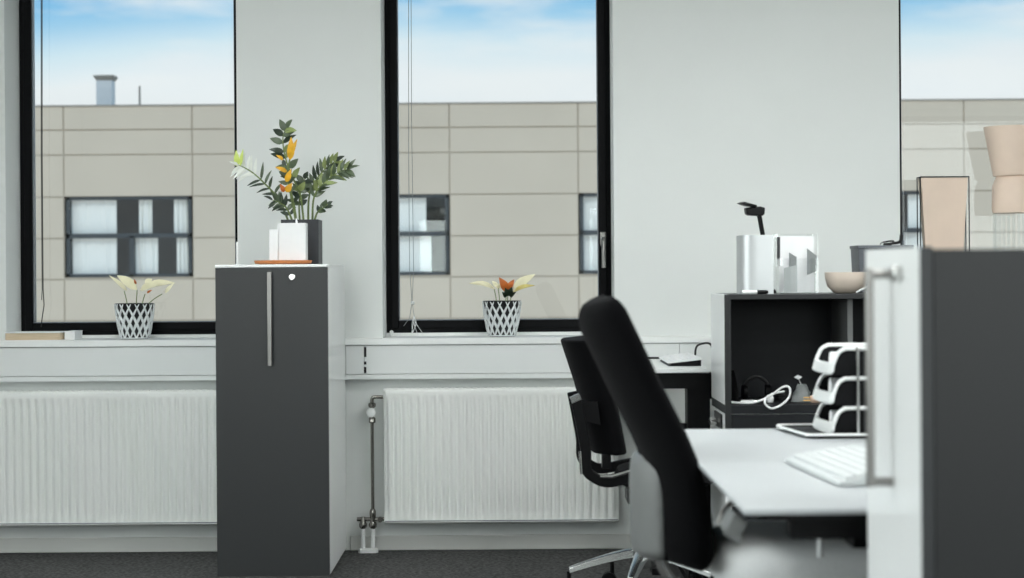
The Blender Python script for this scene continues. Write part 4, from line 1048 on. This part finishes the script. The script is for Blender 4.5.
# ------------------------------------------------------------------ ceiling lamps added out of frame to light the room; sky and sun
def added_ceil_lamp(x, y, first=[None]):
    if first[0] is None:
        t = thing('added_ceiling_lamp', (x, y, ZC-.05), 'added flat square ceiling lamp with white diffuser, out of view', 'lamp', 'added ceiling lamps')
        fr_ = MB()
        for sx_, sy_ in ((1, 0), (-1, 0), (0, 1), (0, -1)):
            if sx_: fr_.box(x+sx_*.285, x+sx_*.30, y-.30, y+.30, ZC-.05, ZC)
            else: fr_.box(x-.285, x+.285, y+sy_*.285, y+sy_*.30, ZC-.05, ZC)
        obj('lamp_housing', fr_, M_alufr, t)
        obj('diffuser', MB().box(x-.285, x+.285, y-.285, y+.285, ZC-.045, ZC-.03), M_lamp, t)
        first[0] = t
    else:
        c_ = copy_tree(first[0]); c_.location = (x, y, ZC-.05)
for y in (.6, 2.3, 4.0, 5.7):
    for x in ((-1.46, 1.25, 2.1) if y < 5 else (-1.2, .95, 1.85)): added_ceil_lamp(x, y)

w = bpy.data.worlds.new('sky'); sc.world = w; w.use_nodes = True
nt = w.node_tree; bg = nt.nodes['Background']
tc_ = nt.nodes.new('ShaderNodeTexCoord'); sx = nt.nodes.new('ShaderNodeSeparateXYZ')
nt.links.new(tc_.outputs['Generated'], sx.inputs['Vector'])
ns = nt.nodes.new('ShaderNodeTexNoise'); ns.inputs['Scale'].default_value = 3.0; ns.inputs['Detail'].default_value = 3
nt.links.new(tc_.outputs['Generated'], ns.inputs['Vector'])
ma = nt.nodes.new('ShaderNodeMath'); ma.operation = 'MULTIPLY_ADD'; ma.inputs[1].default_value = .05; ma.inputs[2].default_value = -.025
nt.links.new(ns.outputs['Fac'], ma.inputs[0])
ad = nt.nodes.new('ShaderNodeMath'); ad.operation = 'ADD'
nt.links.new(sx.outputs['Z'], ad.inputs[0]); nt.links.new(ma.outputs[0], ad.inputs[1])
rp = nt.nodes.new('ShaderNodeValToRGB'); cr = rp.color_ramp
cr.elements[0].position = .105; cr.elements[0].color = rgb(231, 236, 239)
cr.elements[1].position = .5; cr.elements[1].color = rgb(150, 195, 230)
e = cr.elements.new(.122); e.color = rgb(205, 227, 238)
e = cr.elements.new(.138); e.color = rgb(150, 200, 232)
e = cr.elements.new(.152); e.color = rgb(112, 180, 226)
nt.links.new(ad.outputs[0], rp.inputs['Fac'])
mp = nt.nodes.new('ShaderNodeMapping'); mp.inputs['Scale'].default_value = (1, 1, 4.5); mp.inputs['Location'].default_value = (.37, .2, .1)
nt.links.new(tc_.outputs['Generated'], mp.inputs['Vector'])
n2 = nt.nodes.new('ShaderNodeTexNoise'); n2.inputs['Scale'].default_value = 11; n2.inputs['Detail'].default_value = 7; n2.inputs['Roughness'].default_value = .55
nt.links.new(mp.outputs['Vector'], n2.inputs['Vector'])
r2_ = nt.nodes.new('ShaderNodeValToRGB'); r2_.color_ramp.elements[0].position = .46; r2_.color_ramp.elements[1].position = .66
r2_.color_ramp.elements[1].color = (.75, .75, .75, 1)
nt.links.new(n2.outputs['Fac'], r2_.inputs['Fac'])
mx = nt.nodes.new('ShaderNodeMix'); mx.data_type = 'RGBA'
nt.links.new(r2_.outputs['Color'], mx.inputs[0]); nt.links.new(rp.outputs['Color'], mx.inputs[6]); mx.inputs[7].default_value = rgb(226, 233, 238)
nt.links.new(mx.outputs[2], bg.inputs['Color']); bg.inputs['Strength'].default_value = 1.0

sd = bpy.data.lights.new('sun', 'SUN'); sd.energy = .72; sd.angle = math.radians(12); sd.color = (1, .97, .92)
so = bpy.data.objects.new('sun', sd); COL.objects.link(so); so.location = (0, -10, 20)
so.rotation_euler = Vector((.25, 1, -.75)).to_track_quat('-Z', 'Y').to_euler()
for i, (xa_, xb_) in enumerate(WINS):
    ld = bpy.data.lights.new('window_portal', 'AREA'); ld.shape = 'RECTANGLE'; ld.size = xb_-xa_; ld.size_y = ZH-ZS
    ld.cycles.is_portal = True
    lo = bpy.data.objects.new('window_portal', ld); COL.objects.link(lo)
    lo.location = ((xa_+xb_)/2, 8.14, (ZH+ZS)/2); lo.rotation_euler = (-PI/2, 0, 0)

vs_ = sc.view_settings; vs_.view_transform = 'Standard'; vs_.look = 'None'; vs_.gamma = 1; vs_.exposure = 0.17; vs_.use_curve_mapping = False
sc.display_settings.display_device = 'sRGB'
sc.cycles.use_denoising = True
sc.cycles.max_bounces = 10; sc.cycles.diffuse_bounces = 6; sc.cycles.transparent_max_bounces = 16
